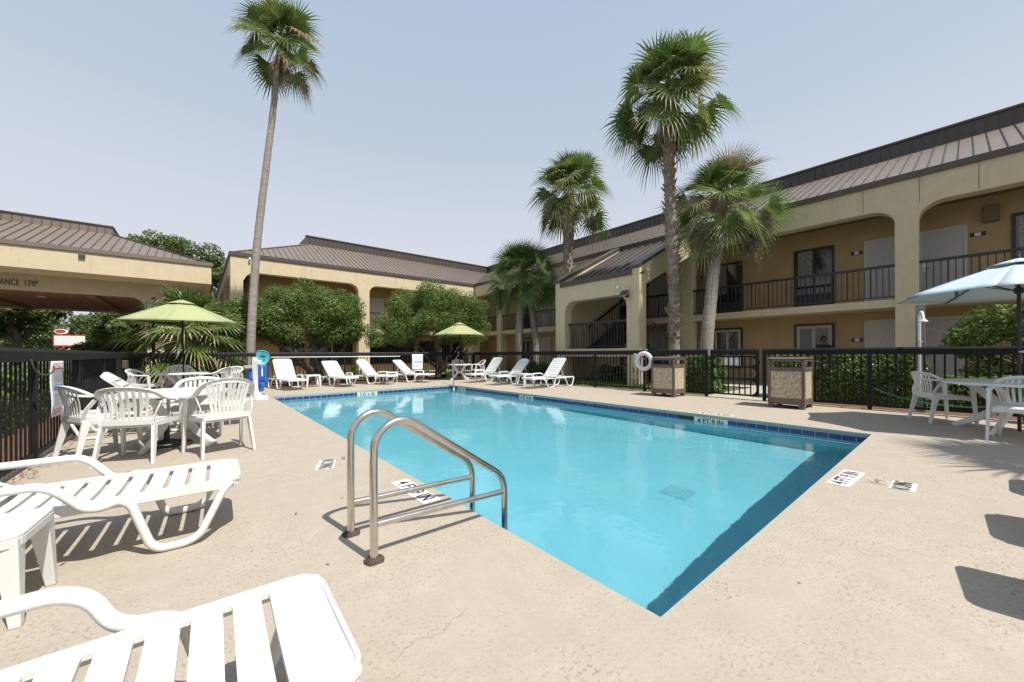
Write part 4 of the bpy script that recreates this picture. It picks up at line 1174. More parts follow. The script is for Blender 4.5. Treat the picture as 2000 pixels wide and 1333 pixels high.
def make_table(label, group, r=.5, h=.70, mt='plastic'):
    t = empty('garden_table', label=label, cat='table', group=group)
    mb = MB(); mb.lathe([(0.025, h - .012), (r - .01, h - .014), (r, h - .022), (r, h - .05), (r - .008, h - .05), (r - .008, h - .022), (.025, h - .02)], n=48)
    mb.lathe([(0, h - .003), (r - .03, h - .006), (r - .008, h - .012), (0, h - .0125)], n=48)
    mb.build('tabletop', M[mt], t, smooth=True, sharp=35)
    for k in range(4):
        a = R(45 + 90 * k); c, s = math.cos(a), math.sin(a)
        mb = MB()
        up_p = smooth_path([(c * r * .80, s * r * .80, h - .03), (c * r * .52, s * r * .52, h - .14), (c * r * .26, s * r * .26, h * .50), (c * r * .45, s * r * .45, h * .28), (c * r * .92, s * r * .92, 0.0)], 5)
        mb.tube(up_p, (.030, .075), up=(-s, c, 0), scale=lambda q: 1.05 - .45 * abs(q - .5) * 1.2) if False else mb.tube(up_p, (.085, .030), up=(-s, c, 0), scale=lambda q: .75 + .4 * math.sin(q * PI))
        mb.box(-.001, 0, 0, 0, .001, .001) if False else None
        mb.build('leg', M[mt], t, smooth=True, sharp=45)
    mb = MB(); mb.lathe([(.03, h * .42), (.11, h * .44), (.12, h * .52), (.03, h * .55)], n=16); mb.build('centre_collar', M[mt], t, smooth=True)
    return t

def make_umbrella(label, top, rim, rad, cloth, pole, nrib=8, tilt=0, ribc='fence', crank=.55, closed_tie=False, group=None):
    t = empty('patio_umbrella', label=label, cat='umbrella', group=group)
    mb = MB(); mb.cyl((0, 0, .02), (0, 0, top + .0), .019, 12); mb.lathe([(0, 0), (.028, .0), (.02, .05), (0, .08)], c=(0, 0, top), n=10); mb.build('pole', M[pole], t, smooth=True)
    vr = rad * .19; zv = top - (top - rim) * .13
    # canopy panels, sagging between ribs
    def edge(a0, a1, f, u):  # u 0..1 across panel, f radius fraction
        p0 = Vector((math.cos(a0), math.sin(a0), 0)); p1 = Vector((math.cos(a1), math.sin(a1), 0))
        p = p0.lerp(p1, u) * rad * f
        k = 4 * u * (1 - u)
        z = top - .01 - (top - rim) * (f ** 1.12) - .0 
        p *= 1 - .035 * k * f
        return Vector((p.x, p.y, z - .02 * k * f * (1 - f) * 2 + .0))
    mb = MB()
    for i in range(nrib):
        a0 = 2 * PI * (i + .5) / nrib; a1 = 2 * PI * (i + 1.5) / nrib
        mb.grid(lambda u, v: edge(a0, a1, .17 + .83 * v, u), 6, 6)
    mb.build('canopy', M[cloth], t, smooth=True, solid=.003, sharp=20)
    mb = MB()
    for i in range(nrib):
        a0 = 2 * PI * (i + .5) / nrib; a1 = 2 * PI * (i + 1.5) / nrib
        mb.grid(lambda u, v: edge(a0, a1, .02 + .23 * v, u) + Vector((0, 0, .035 + .012 * 4 * u * (1 - u) * v)), 6, 3)
    mb.build('vent_flap', M[cloth], t, smooth=True, solid=.003, sharp=20)
    zh = top - (top - rim) * .95
    for i in range(nrib):
        a = 2 * PI * (i + .5) / nrib; c, s = math.cos(a), math.sin(a)
        mb = MB(); mb.tube([(0, 0, top - .03), (c * rad * .5, s * rad * .5, top - .025 - (top - rim) * .46), (c * rad * .99, s * rad * .99, rim - .012)], .007, n=6)
        mb.tube([(c * .03, s * .03, zh), (c * rad * .48, s * rad * .48, top - .03 - (top - rim) * .45)], .006, n=6); mb.build('rib', M[ribc], t)
    mb = MB(); mb.lathe([(.02, -.05), (.045, -.03), (.045, .03), (.02, .05)], c=(0, 0, zh), n=12); mb.build('runner_hub', M[ribc], t, smooth=True)
    if crank:
        zc_ = top - 1.25
        mb = MB(); mb.cyl((0, 0, zc_), (-.05, -.02, zc_), .016, 8); mb.tube(round_path([(-.05, -.02, zc_), (-.09, -.03, zc_), (-.10, -.03, zc_ - .09), (-.14, -.03, zc_ - .10)], .02, 3), .008, n=6); mb.build('crank_handle', M['chrome'], t, smooth=True)
    return t

# ================= placement
C1 = 'white garden chairs at the near left table'
chA = make_chair('white garden chair turned away, right of the near left table', C1, fan=True)
place(chA, (.20, 5.58, 0), math.atan2(.46, -.12))
chB = make_chair('white low-backed garden chair with its back to the camera, front left of the near table', C1)
place(chB, (-.48, 5.73, 0), math.atan2(.40, .17))
KM = None
chC = copy_tree(chB); place(chC, (-.86, 6.32, 0), R(28), 'white garden chair beside the left fence, facing the near table')
chD = copy_tree(chB); place(chD, (.0, 7.0, 0), R(-100), 'white garden chair behind the near left table, mostly hidden by it')
t1 = make_table('round white plastic table among four chairs near the left fence', 'white garden tables', r=.53, h=.69)
place(t1, (-.22, 6.32, 0), R(8))
ub = empty('umbrella_base', (-.30, 6.30, 0), R(20), 'black openwork cast umbrella base standing under the near left table', 'umbrella base')
mb = MB()
for rr in (.24, .17, .10):
    mb.tube([(rr * math.cos(a / 24 * 2 * PI) , rr * math.sin(a / 24 * 2 * PI), .03 + (.24 - rr) * .2) for a in range(24)], .012, n=6, closed=True)
for k in range(12):
    a = k / 12 * 2 * PI; mb.tube([(.04 * math.cos(a), .04 * math.sin(a), .08), (.24 * math.cos(a + .3), .24 * math.sin(a + .3), .025)], .009, n=5)
mb.build('grille', M['black'], ub, smooth=True)
mb = MB(); mb.lathe([(.0, 0), (.03, 0), (.028, .26), (.0, .26)], n=12); mb.build('socket', M['black'], ub, smooth=True)

G2 = 'white garden chairs at the far left umbrella table'
t2 = copy_tree(t1); place(t2, (-.28, 12.9, 0), R(30), 'round white table under the left green umbrella')
c = copy_tree(chB); place(c, (-1.0, 12.75, 0), R(-20), 'white garden chair left of the table under the left green umbrella'); c['group'] = G2
c = copy_tree(chA); place(c, (-.38, 13.75, 0), R(-88), 'white garden chair behind the table under the left green umbrella'); c['group'] = G2
c = copy_tree(chB); place(c, (.36, 12.55, 0), R(150), 'white garden chair right of the left umbrella table, slatted back to the camera'); c['group'] = G2
c = copy_tree(chB); place(c, (.66, 13.3, 0), R(225), 'white garden chair seen edge-on at the far right of the left umbrella table'); c['group'] = G2
u1 = make_umbrella('lime green patio umbrella on the left, over the far white table', 2.52, 2.00, 1.22, 'green_cloth', 'fence', nrib=6, group='green patio umbrellas')
place(u1, (-.28, 12.9, 0), R(-14)); u1.rotation_euler.x = R(2.6)
u2 = make_umbrella('smaller lime green patio umbrella in the middle distance near the pool corner', 2.46, 1.93, 1.12, 'green_cloth', 'fence', nrib=6, group='green patio umbrellas')
place(u2, (8.7, 14.02, 0), R(5))
t3 = copy_tree(t1); place(t3, (8.7, 14.02, 0), R(52), 'round white table at the far pool corner behind the steel grab rail')
G3 = 'white garden chairs at the far corner table'
c = copy_tree(chA); place(c, (9.0, 14.62, 0), R(-115), 'white garden chair behind the far corner table'); c['group'] = G3
c = copy_tree(chA); place(c, (9.55, 13.85, 0), R(165), 'white garden chair right of the far corner table'); c['group'] = G3
u3 = make_umbrella('pale blue patio umbrella on a black pole at the right edge', 2.36, 1.92, 1.22, 'blue_cloth', 'black', nrib=8, ribc='black')
place(u3, (8.62, -.45, 0), R(12))
tie = MB()
for k, q in enumerate(((0, 0), (.03, .01), (-.02, .02))): tie.tube(smooth_path([(0, 0, 0), (q[0], q[1], -.05), (q[0] * .4, q[1] - .01, -.12 - .02 * k)], 3), (.016, .004), up=(1, 0, 0))
tie.xf(Matrix.Translation((-.52, .66, 1.985))); tie.build('tie_ribbon', M['greenpl'], u3)
t4 = copy_tree(t1); place(t4, (8.58, -.43, 0), R(22), 'round white table under the pale blue umbrella at the right edge'); t4.scale = (1.28, 1.28, 1.03)
G4 = 'white garden chairs at the right table'
c = copy_tree(chB); place(c, (9.08, .27, 0), R(-58), 'white garden chair left of the table under the blue umbrella'); c['group'] = G4
c = copy_tree(chB); place(c, (7.72, -.55, 0), R(-8), 'white garden chair cut by the right edge, nearest at the blue umbrella table'); c['group'] = G4
c.location = (7.84, -.47, 0); c.rotation_euler.z = R(172)
c = copy_tree(chB); place(c, (9.35, -1.2, 0), R(150), 'white garden chair between the blue umbrella table and the fence, cut by the right edge'); c['group'] = G4

# loungers
GL = 'white sun loungers round the pool'
l1 = make_lounger('nearest white sun lounger, cut by the bottom left corner', GL, angle=30, slots=6, seat_slots=9, gap=.024, kind='A', arm=.40)
place(l1, (-.55, 1.24, 0), R(-1.5))
l2 = make_lounger('white sun lounger beside the near left side table, its foot end to the pool', GL, angle=32, slots=6, seat_slots=9, gap=.022, kind='A', arm=.21)
place(l2, (-.66, 3.27, 0), R(-2))
lr = make_lounger('white upright lounger with rounded top at the left end of the far row', GL, angle=52, slots=6, rounded=.07, gap=.016, mt='plastic_new')
place(lr, (2.28, 14.25, 0), R(-82))
ls = make_lounger('white square-topped lounger second from the left in the far row', GL, angle=42, slots=9, rounded=.04, gap=.012, mt='plastic_new')
place(ls, (3.88, 14.35, 0), R(-78))
c = make_lounger('white round-topped lounger third from the left in the far row', GL, angle=46, slots=6, rounded=.2, gap=.016, mt='plastic_new'); place(c, (5.15, 14.3, 0), R(-62))
lrr = c
c = copy_tree(ls); place(c, (6.62, 14.2, 0), R(-58), 'white square-topped lounger at the right end of the far row, near the pole sign')
c = make_lounger('white square-topped lounger, farthest of the three on the right side', GL, angle=50, slots=9, rounded=.04, gap=.016, mt='plastic_new'); place(c, (8.88, 12.35, 0), R(184))
lup = c
c = copy_tree(lrr); place(c, (8.88, 10.75, 0), R(182), 'white round-topped lounger in the middle of the three on the right side')
c = copy_tree(lup); place(c, (8.88, 8.93, 0), R(180), 'white square-topped lounger, nearest of the three on the right side')
lE = make_lounger('white lounger seen from its side beside the left fence behind the near table', GL, angle=42, slots=6, rounded=.18, gap=.02); place(lE, (-.27, 7.75, 0), R(-3))
c = copy_tree(l2); place(c, (3.98, -1.16, 0), R(92), 'white sun lounger whose rounded foot just enters at the right edge')
c = copy_tree(l2); place(c, (5.2, -1.30, 0), R(88), 'white sun lounger outside the right edge casting a slatted shadow')
GT = 'small white side tables'
s1 = make_side_table('small white side table at the left edge beside a lounger', GT, s=.39, h=.38)
place(s1, (-.75, 2.71, 0), R(-4))
s2 = make_side_table('small white side table right of the first far lounger', GT, mt='plastic_new', s=.46, h=.42); place(s2, (3.05, 14.6, 0), R(4))
c = copy_tree(s2); place(c, (5.9, 14.75, 0), R(-3), 'small white side table between the third and fourth far loungers')
c = copy_tree(s2); place(c, (8.75, 9.85, 0), R(0), 'small white side table between the two nearer loungers on the right side')
c = copy_tree(s1); place(c, (2.90, -.42, 0), R(6), 'small white table just inside the bottom right edge'); c.scale = (1.15, 1.15, 1.0)

# near hand rails
rails = []
for k, (yy, lab) in enumerate(((2.06, 'nearer of the two curved stainless steel pool handrails'), (2.46, 'farther of the two curved stainless steel pool handrails'))):
    e = empty('pool_handrail', (.73, yy, 0), label=lab, cat='handrail', group='stainless steel pool handrails')
    P = [(0, 0, .0), (0, 0, .52)]
    r_ = .155
    for i in range(1, 13):
        a = PI - i / 12 * R(122); P.append((r_ + r_ * math.cos(a), 0, .59 + r_ * math.sin(a)))
    P += round_path([(P[-1][0], 0, P[-1][2]), (.905, 0, .265), (.905, 0, -.3)], .10, 6)[1:]
    P.append((.905, 0, -.75))
    mb = MB(); mb.tube(P, .0215, n=16, up=(0, 1, 0)); mb.build('rail', M['steel'], e, smooth=True, sharp=60)
    mb = MB(); mb.tube([(.015, 0, .195), (.89, 0, .165)], .0185, n=14); mb.build('cross_bar', M['steel'], e, smooth=True, sharp=60)
    mb = MB(); mb.lathe([(.024, .002), (.055, .002), (.050, .012), (.026, .02)], n=14)
    mb.v = [(x * (1 + .15 * math.sin(7 * math.atan2(y, x))), y * (1 + .15 * math.sin(5 * math.atan2(y, x))), z) for x, y, z in mb.v]
    mb.build('rusty_base_plate', M['rust'], e)
# far grab rail
e = empty('pool_grab_rail', (7.4, 11.9, 0), label='slim steel grab rail leaning into the far right corner of the pool', cat='handrail')
mb = MB()
mb.tube(round_path([(6.75, 11.25, -.6), (6.80, 11.35, -.12), (7.34, 12.30, .88), (7.48, 12.52, .86), (7.5, 12.56, 0)], .10, 5), .0215, n=10)
mb.build('rail', M['chrome'], e, world=True, smooth=True, sharp=60)

# pool lift
e = empty('pool_lift', (1.12, 11.55, 0), label='white pool lift mast with a blue seat beside the far left pool corner', cat='pool lift')
mb = MB(); mb.box(-.28, -.30, 0, .20, .14, .035); mb.box(-.05, -.42, 0, .22, -.301, .12); mb.build('base_plate', M['plastic_new'], e, bevel=.01)
mb = MB()
prof = [(-.02, .03), (.17, .03), (.17, .10), (.06, .17), (.035, .30), (.03, .92), (.05, .96), (.03, 1.04), (-.03, 1.06), (-.07, 1.02), (-.06, .9), (-.03, .30)]
mb.prism(prof, -.05, .05, 'xz'); mb.xf(Matrix.Rotation(R(-45), 4, 'Z')); mb.build('mast', M['plastic_new'], e, bevel=.012)
mb = MB(); mb.obox((.06, .02, .93), (.14, .10, .10), Matrix.Rotation(R(-30), 3, 'Z')); mb.build('motor_head', M['plastic_new'], e, bevel=.01)
mb = MB(); mb.tube(round_path([(.05, .05, .95), (.12, .30, .95), (.20, .55, .80), (.20, .55, .55)], .08, 4), .02, n=8); mb.build('arm', M['plastic_new'], e, smooth=True)
mb = MB(); 
mb.prism([(-.02, .40), (.02, .42), (.06, .95), (.0, .98), (-.05, .90)], -.23, .23, 'xz'); mb.box(-.02, -.25, .26, .40, .25, .40); mb.box(.02, -.27, .40, .34, -.22, .56); mb.box(.02, .22, .40, .34, .27, .56); mb.box(.30, -.2, .12, .40, .2, .26)
mb.xf(Matrix.Translation((.20, 1.1, .02)) @ Matrix.Rotation(R(-110), 4, 'Z') @ Matrix.Scale(.84, 4)); mb.build('seat', M['bluepl'], e, bevel=.03)
mb = MB(); mb.obox((-.02, .75, .62), (.16, .20, .34), Matrix.Rotation(R(20), 3, 'Z')); mb.build('cover', M['bluepl'], e, bevel=.05)
mb = MB(); mb.obox((-.08, .62, .80), (.26, .12, .08), Matrix.Rotation(R(20), 3, 'Z')); mb.build('footrest', M['concrete'], e, bevel=.02)

# net and pole on the far fence
e = empty('skimmer_net', (1.66, fy(1.66) - .09, 0), label='blue leaf skimmer net with a long white pole hung along the far fence', cat='pool net')
yv = fy(1.66) - .09
mb = MB(); mb.tube([(1.93, fy(1.9) - .08, 1.035), (6.45, fy(6.4) - .08, 1.03)], .014, n=8); mb.build('pole', M['whitepaint'], e, world=True, smooth=True)
hoop = [(1.53, 1.22), (1.64, 1.27), (1.82, 1.22), (1.88, 1.05), (1.84, .90), (1.72, .78), (1.56, .82), (1.50, .95)]
mb = MB(); hp = smooth_path([(x, yv, z) for x, z in hoop], 4, closed=True); mb.tube(hp, .012, n=6, closed=True, up=(0, 1, 0)); mb.build('hoop', M['tealnet'], e, world=True, smooth=True)
mb = MB(); ring_ = [Vector(p) for p in hp]; cen = Vector((1.70, yv + .07, .95)); n_ = len(ring_); vs = ring_ + [p.lerp(cen, .6) + Vector((0, .03, -.04)) for p in ring_] + [cen + Vector((0, .03, -.08))]
fs = [(i, (i + 1) % n_, n_ + (i + 1) % n_, n_ + i) for i in range(n_)] + [(n_ + i, n_ + (i + 1) % n_, 2 * n_) for i in range(n_)]
mb.add(vs, fs); mb.build('net_bag', M['tealnet'], e, world=True, smooth=True)

# signs
def text_lines(e, Mx, w, rows, m, h=.006):
    mb = MB()
    for (y, x0, x1) in rows:
        x = x0
        while x < x1 - .01:
            l = random.uniform(.012, .04); l = min(l, x1 - x); mb.box(x, y, .0025, x + l, y + h, .0035); x += l + .008
    mb.xf(Mx); mb.build('small_print', m, e, world=True)
e = empty('pool_rules_sign', (-1.28, 6.85, .42), label='white pool rules sign with red heading and blue no diving line on the left fence', cat='sign')
Mx = basis((-1.278, 6.85, .74), (0, 1, 0), (0, 0, 1))
mb = MB()
def sgf(u, v): x = (u - .5) * .50; return (x, (v - .5) * .64, .006 * math.sin(v * 7) + .01 * (1 - v) * u)
mb = MB(); mb.grid(sgf, 6, 10); mb.xf(Mx); mb.build('sign_board', M['signwhite'], e, world=True, solid=.004, smooth=True)
Mt = Mx @ Matrix.Translation((0, 0, .0145))
mb = MB(); mb.box(-.20, .225, -.001, .21, .295, .001); mb.xf(Mt); mb.build('heading_band', M['inkred'], e, world=True)
text_obj('heading', 'POOL RULES', .072, Mt @ Matrix.Translation((0.005, .26, .0018)), M['signwhite'], e, bold=.001, sx=.92)
text_obj('no_diving_line', 'NO DIVING', .088, Mt @ Matrix.Translation((0, .012, .0018)), M['inkblue'], e, bold=.002, sx=.90)
text_lines(e, Mt, .5, [(.20 - i * .028, -.20 + .01 * (i % 3), .20 - .02 * (i % 2)) for i in range(5)] + [(-.06 - i * .026, -.20 + .015 * (i % 2), .20 - .02 * (i % 3)) for i in range(6)], M['inkgrey'], .009)
text_lines(e, Mt, .5, [(-.24, -.2, .16), (-.262, -.2, .12), (-.284, -.2, .1)], M['inkred'], .010)
e = empty('no_diving_sign', (7.2, fy(7.2) - .06, .4), label='white no diving sign hung on the far fence by the pool corner', cat='sign')
Mx = basis((7.22, fy(7.2) - .055, .77), (1, -.055, 0), (0, 0, 1))
mb = MB(); mb.grid(lambda u, v: ((u - .5) * .48, (v - .5) * .68, .008 * math.sin(u * 5 + v * 3)), 6, 8); mb.xf(Mx); mb.build('sign_board', M['signwhite'], e, world=True, solid=.004, smooth=True)
Mt = Mx @ Matrix.Translation((0, 0, .0145))
text_obj('lettering', 'NO DIVING', .085, Mt @ Matrix.Translation((0, .02, 0)), M['inkblue'], e, bold=.0015, sx=.85)
text_lines(e, Mt, .48, [(.24 - i * .035, -.18, .18) for i in range(4)] + [(-.08 - i * .035, -.18, .17) for i in range(4)], M['inkgrey'], .008)

# life ring and throw rope
e = empty('life_ring', (9.93, 5.98, .62), label='white life ring hanging on the right fence above the first trash can', cat='life ring')
mb = MB(); Rr, rr_ = .225, .062
mb.tube([(0, Rr * math.cos(a / 32 * 2 * PI), Rr * math.sin(a / 32 * 2 * PI)) for a in range(32)], rr_, n=14, closed=True, up=(1, 0, 0)); mb.v = [(x * .8, y, z) for x, y, z in mb.v]
mb.xf(Matrix.Translation((9.925, 5.98, .88))); mb.build('ring', M['plastic_new'], e, world=True, smooth=True)
mb = MB(); mb.tube(smooth_path([(9.97, 6.0, 1.02), (9.93, 6.04, 1.0), (9.94, 5.97, .95), (9.97, 5.99, .92)], 4), (.04, .02)); mb.build('red_tag', M['inkred'], e, world=True, smooth=True)
mb = MB(); mb.tube(smooth_path([(9.97, 5.98, 1.10), (9.97, 5.96, 1.17), (9.98, 5.93, 1.22), (10.03, 5.92, 1.20)], 4), .007, n=5); mb.build('hanging_cord', M['rope'], e, world=True)
e = empty('throw_rope', (9.96, 6.3, .5), label='coiled white and blue throw rope hanging left of the life ring', cat='rope')
for k in range(7):
    mb = MB(); w = random.uniform(.025, .05); h0 = 1.10; h1 = random.uniform(.66, .75); yo = 6.29 + random.uniform(-.02, .02); xo = 9.96 + random.uniform(-.015, .015)
    mb.tube(smooth_path([(xo, yo, h0), (xo, yo - w, h0 - .06), (xo, yo - w, h1 + .08), (xo, yo, h1), (xo, yo + w, h1 + .08), (xo, yo + w, h0 - .06)], 4, closed=True), .006, n=5, closed=True, up=(1, 0, 0)); mb.build('coil', M['ropeblue' if k % 3 == 1 else 'rope'], e, world=True)
mb = MB(); mb.tube(smooth_path([(9.95, 6.28, .72), (9.96, 6.24, .62), (9.96, 6.31, .52), (9.96, 6.36, .42), (9.96, 6.28, .34), (9.96, 6.22, .42), (9.96, 6.27, .55)], 5), .006, n=5); mb.tube(smooth_path([(9.96, 6.3, .9), (9.97, 6.18, .66), (9.97, 6.1, .64), (9.96, 6.05, .80)], 5), .006, n=5)
mb.build('loose_end', M['rope'], e, world=True)

# trash cans
def make_can(label):
    t = empty('trash_can', label=label, cat='trash can', group='trash cans with pebbled panels')
    W, D, H_ = .62, .62, 1.0
    hx, hy = W / 2, D / 2
    fr = MB(); q = .055
    for sx in (-1, 1):
        for sy in (-1, 1):
            x0, y0 = sx * hx, sy * hy; fr.box(x0, y0, .08, x0 - sx * q, y0 - sy * q, .955)
    for z0, z1 in ((.08, .20), (.74, .82), (.93, .975)):
        fr.box(-hx + q, -hy, z0, hx - q, -hy + .04, z1); fr.box(-hx + q, hy - .04, z0, hx - q, hy, z1)
        fr.box(-hx, -hy + q, z0, -hx + .04, hy - q, z1); fr.box(hx - .04, -hy + q, z0, hx, hy - q, z1)
    fr.build('frame', M['canbrown'], t, bevel=.008)
    for (nm, a) in (('front', 0), ('right', 90), ('back', 180), ('left', 270)):
        p = MB(); p.box(-hx + q + .001, -hy + .012, .201, hx - q - .001, -hy + .03, .739); p.xf(Matrix.Rotation(R(a), 4, 'Z')); p.build('pebble_panel', M['aggregate'], t)
    l = MB(); l.prism([(-hx - .01, .976), (-hx - .01, .99), (-hx * .6, 1.012), (0, 1.018), (hx * .6, 1.012), (hx + .01, .99), (hx + .01, .976)], -hy - .01, hy + .01, 'xz'); l.build('lid', M['canbrown'], t, bevel=.01)
    for sx in (-1, 1):
        for sy in (-1, 1):
            f = MB(); x0, y0 = sx * (hx - .01), sy * (hy - .01); f.box(x0, y0, 0, x0 - sx * .09, y0 - sy * .09, .079); f.build('foot', M['canbrown'], t, bevel=.005)
    b = MB(); b.box(-hx + .06, -hy + .06, .1, hx - .06, hy - .06, .80); b.build('liner', M['black'], t)
    return t
cA = make_can('pebble-panelled brown trash can in front of the pool gate, the nearer one'); place(cA, (9.28, 2.31, 0), 0)
cB = copy_tree(cA); place(cB, (9.42, 4.98, 0), R(1), 'pebble-panelled brown trash can below the life ring, the farther one')

# shower behind the right fence
e = empty('outdoor_shower', (10.35, .56, 0), label='white outdoor shower pipe on a grey post behind the right fence', cat='shower')
mb = MB(); mb.box(10.32, .50, 0, 10.40, .62, 1.98); mb.build('post', mat('grey_wood', (.20, .19, .18), .8, var=.2, scale=8, stretch=(3, 3, .3)), e, world=True)
mb = MB(); mb.tube(round_path([(10.29, .57, .3), (10.29, .57, 1.80), (10.16, .53, 1.86), (10.10, .51, 1.72)], .07, 4), .022, n=8); mb.build('pipe', M['plastic_new'], e, world=True, smooth=True)
mb = MB(); mb.lathe([(.015, .05), (.03, .02), (.06, -.01), (.06, -.03), (0, -.03)], c=(10.10, .51, 1.68), n=12); mb.build('shower_head', M['plastic_new'], e, world=True, smooth=True)
mb = MB(); mb.cyl((10.29, .57, 1.30), (10.20, .54, 1.30), .014, 8); mb.lathe([(0, 0), (.03, .0), (.03, .02), (0, .02)], c=(10.2, .54, 1.29), n=8); mb.build('valve', M['chrome'], e, world=True)
e = empty('hose_reel', (9.78, -.9, 0), label='dark green garden hose reel behind the table at the right edge', cat='hose reel')
mb = MB(); mb.tube([(.0, .27 * math.cos(a / 24 * 2 * PI), .50 + .27 * math.sin(a / 24 * 2 * PI)) for a in range(24)], (.20, .10), closed=True, up=(1, 0, 0)); mb.build('reel_cover', M['greenpl'], e, smooth=True)
mb = MB(); mb.box(-.12, -.2, 0, .12, -.16, .5); mb.box(-.12, .16, 0, .12, .2, .5); mb.build('stand', M['greenpl'], e)
e = empty('garden_hose', (9.9, .7, 0), label='thin green garden hose sagging along the foot of the right fence', cat='hose')
mb = MB(); mb.tube(smooth_path([(9.93, 1.15, .42), (9.92, .8, .28), (9.9, .35, .19), (9.9, -.15, .20), (9.9, -.6, .36), (9.9, -.85, .5)], 6), .012, n=7); mb.build('hose_line', M['greenpl'], e, world=True, smooth=True)

# hook and clutter on left fence
e = empty('fence_hook', (-1.28, 6.25, 1.0), label='bent black metal hook on the left fence beside the rules sign', cat='hook')
mb = MB(); mb.tube(smooth_path([(-1.28, 5.95, 1.09), (-1.26, 5.98, .98), (-1.24, 6.10, .93), (-1.22, 6.28, .93), (-1.22, 6.42, .97)], 5), .008, n=6); mb.build('hook_bar', M['trim'], e, world=True, smooth=True)
e = empty('gate_latch_post', (-1.27, 11.2, 0), label='dark post with a metal latch box on the left fence near its far end', cat='gate latch')
mb = MB(); mb.box(-1.29, 11.1, .0, -1.21, 11.2, 1.06); mb.build('post', M['fence'], e, world=True)
mb = MB(); mb.box(-1.20, 11.05, .86, -1.12, 11.25, 1.02); mb.build('latch_box', M['trim'], e, world=True, bevel=.01)

# lamp post by the canopy
e = empty('lamp_post', (-1.12, 17.0, 0), label='black lantern lamp post beside the fan palm under the canopy corner', cat='street lamp')
mb = MB(); mb.lathe([(.0, 0), (.09, 0), (.08, .2), (.045, .3), (.04, 2.3), (.06, 2.36), (0, 2.38)], n=12); mb.build('pole', M['black'], e, smooth=True)
mb = MB(); mb.lathe([(.0, 2.40), (.10, 2.40), (.17, 2.80), (0, 2.80)], n=4); mb.build('lantern_glass', M['lampglass'], e)
mb = MB()
for k in range(4):
    a = k * PI / 2; mb.tube([(.102 * math.cos(a), .102 * math.sin(a), 2.39), (.172 * math.cos(a), .172 * math.sin(a), 2.81)], .010, n=5)
mb.lathe([(0, 2.81), (.21, 2.81), (.20, 2.84), (.10, 2.95), (.06, 2.96), (.05, 3.02), (0, 3.05)], n=4); mb.lathe([(0, 2.375), (.11, 2.375), (.11, 2.40), (0, 2.40)], n=4); mb.build('lantern_cap', M['black'], e)

# far roadside sign
e = empty('roadside_sign', (-10.4, 60, 0), label='white letter board sign with red frame and round red emblem beyond the trees', cat='sign')
mb = MB()
for x in (-11.0, -9.8): mb.box(x - .08, 59.98, 0, x + .08, 60.14, 1.9)
mb.build('post', M['redpaint'], e, world=True)
mb = MB(); mb.box(-11.45, 59.96, 2.10, -9.25, 60.12, 2.25); mb.box(-11.45, 59.96, 3.25, -9.25, 60.12, 3.33); mb.box(-11.45, 59.96, 2.251, -11.38, 60.12, 3.249); mb.build('frame', M['redpaint'], e, world=True)
mb = MB(); mb.box(-11.379, 59.98, 2.252, -9.252, 60.10, 3.248); mb.build('letter_board', M['buildwhite'], e, world=True)
mb = MB()
for z in (2.45, 2.65, 2.85, 3.05): mb.box(-11.37, 59.972, z, -9.26, 59.979, z + .015)
mb.build('letter_tracks', M['inkgrey'], e, world=True)
mb = MB(); mb.lathe([(0, 0), (.42, 0), (.42, .12), (0, .12)], n=28); mb.v = [(x * 1.15, y * .62, z) for x, y, z in mb.v]; mb.xf(Matrix.Translation((-10.9, 60.1, 3.66)) @ Matrix.Rotation(R(90), 4, 'X')); mb.build('emblem', M['buildwhite'], e, world=True)
mb = MB(); mb.lathe([(0, 0), (.32, 0), (.32, .02), (0, .02)], n=28); mb.v = [(x * 1.15, y * .55, z) for x, y, z in mb.v]; mb.xf(Matrix.Translation((-10.95, 59.98, 3.68)) @ Matrix.Rotation(R(90), 4, 'X')); mb.build('emblem_disc', M['redpaint'], e, world=True)

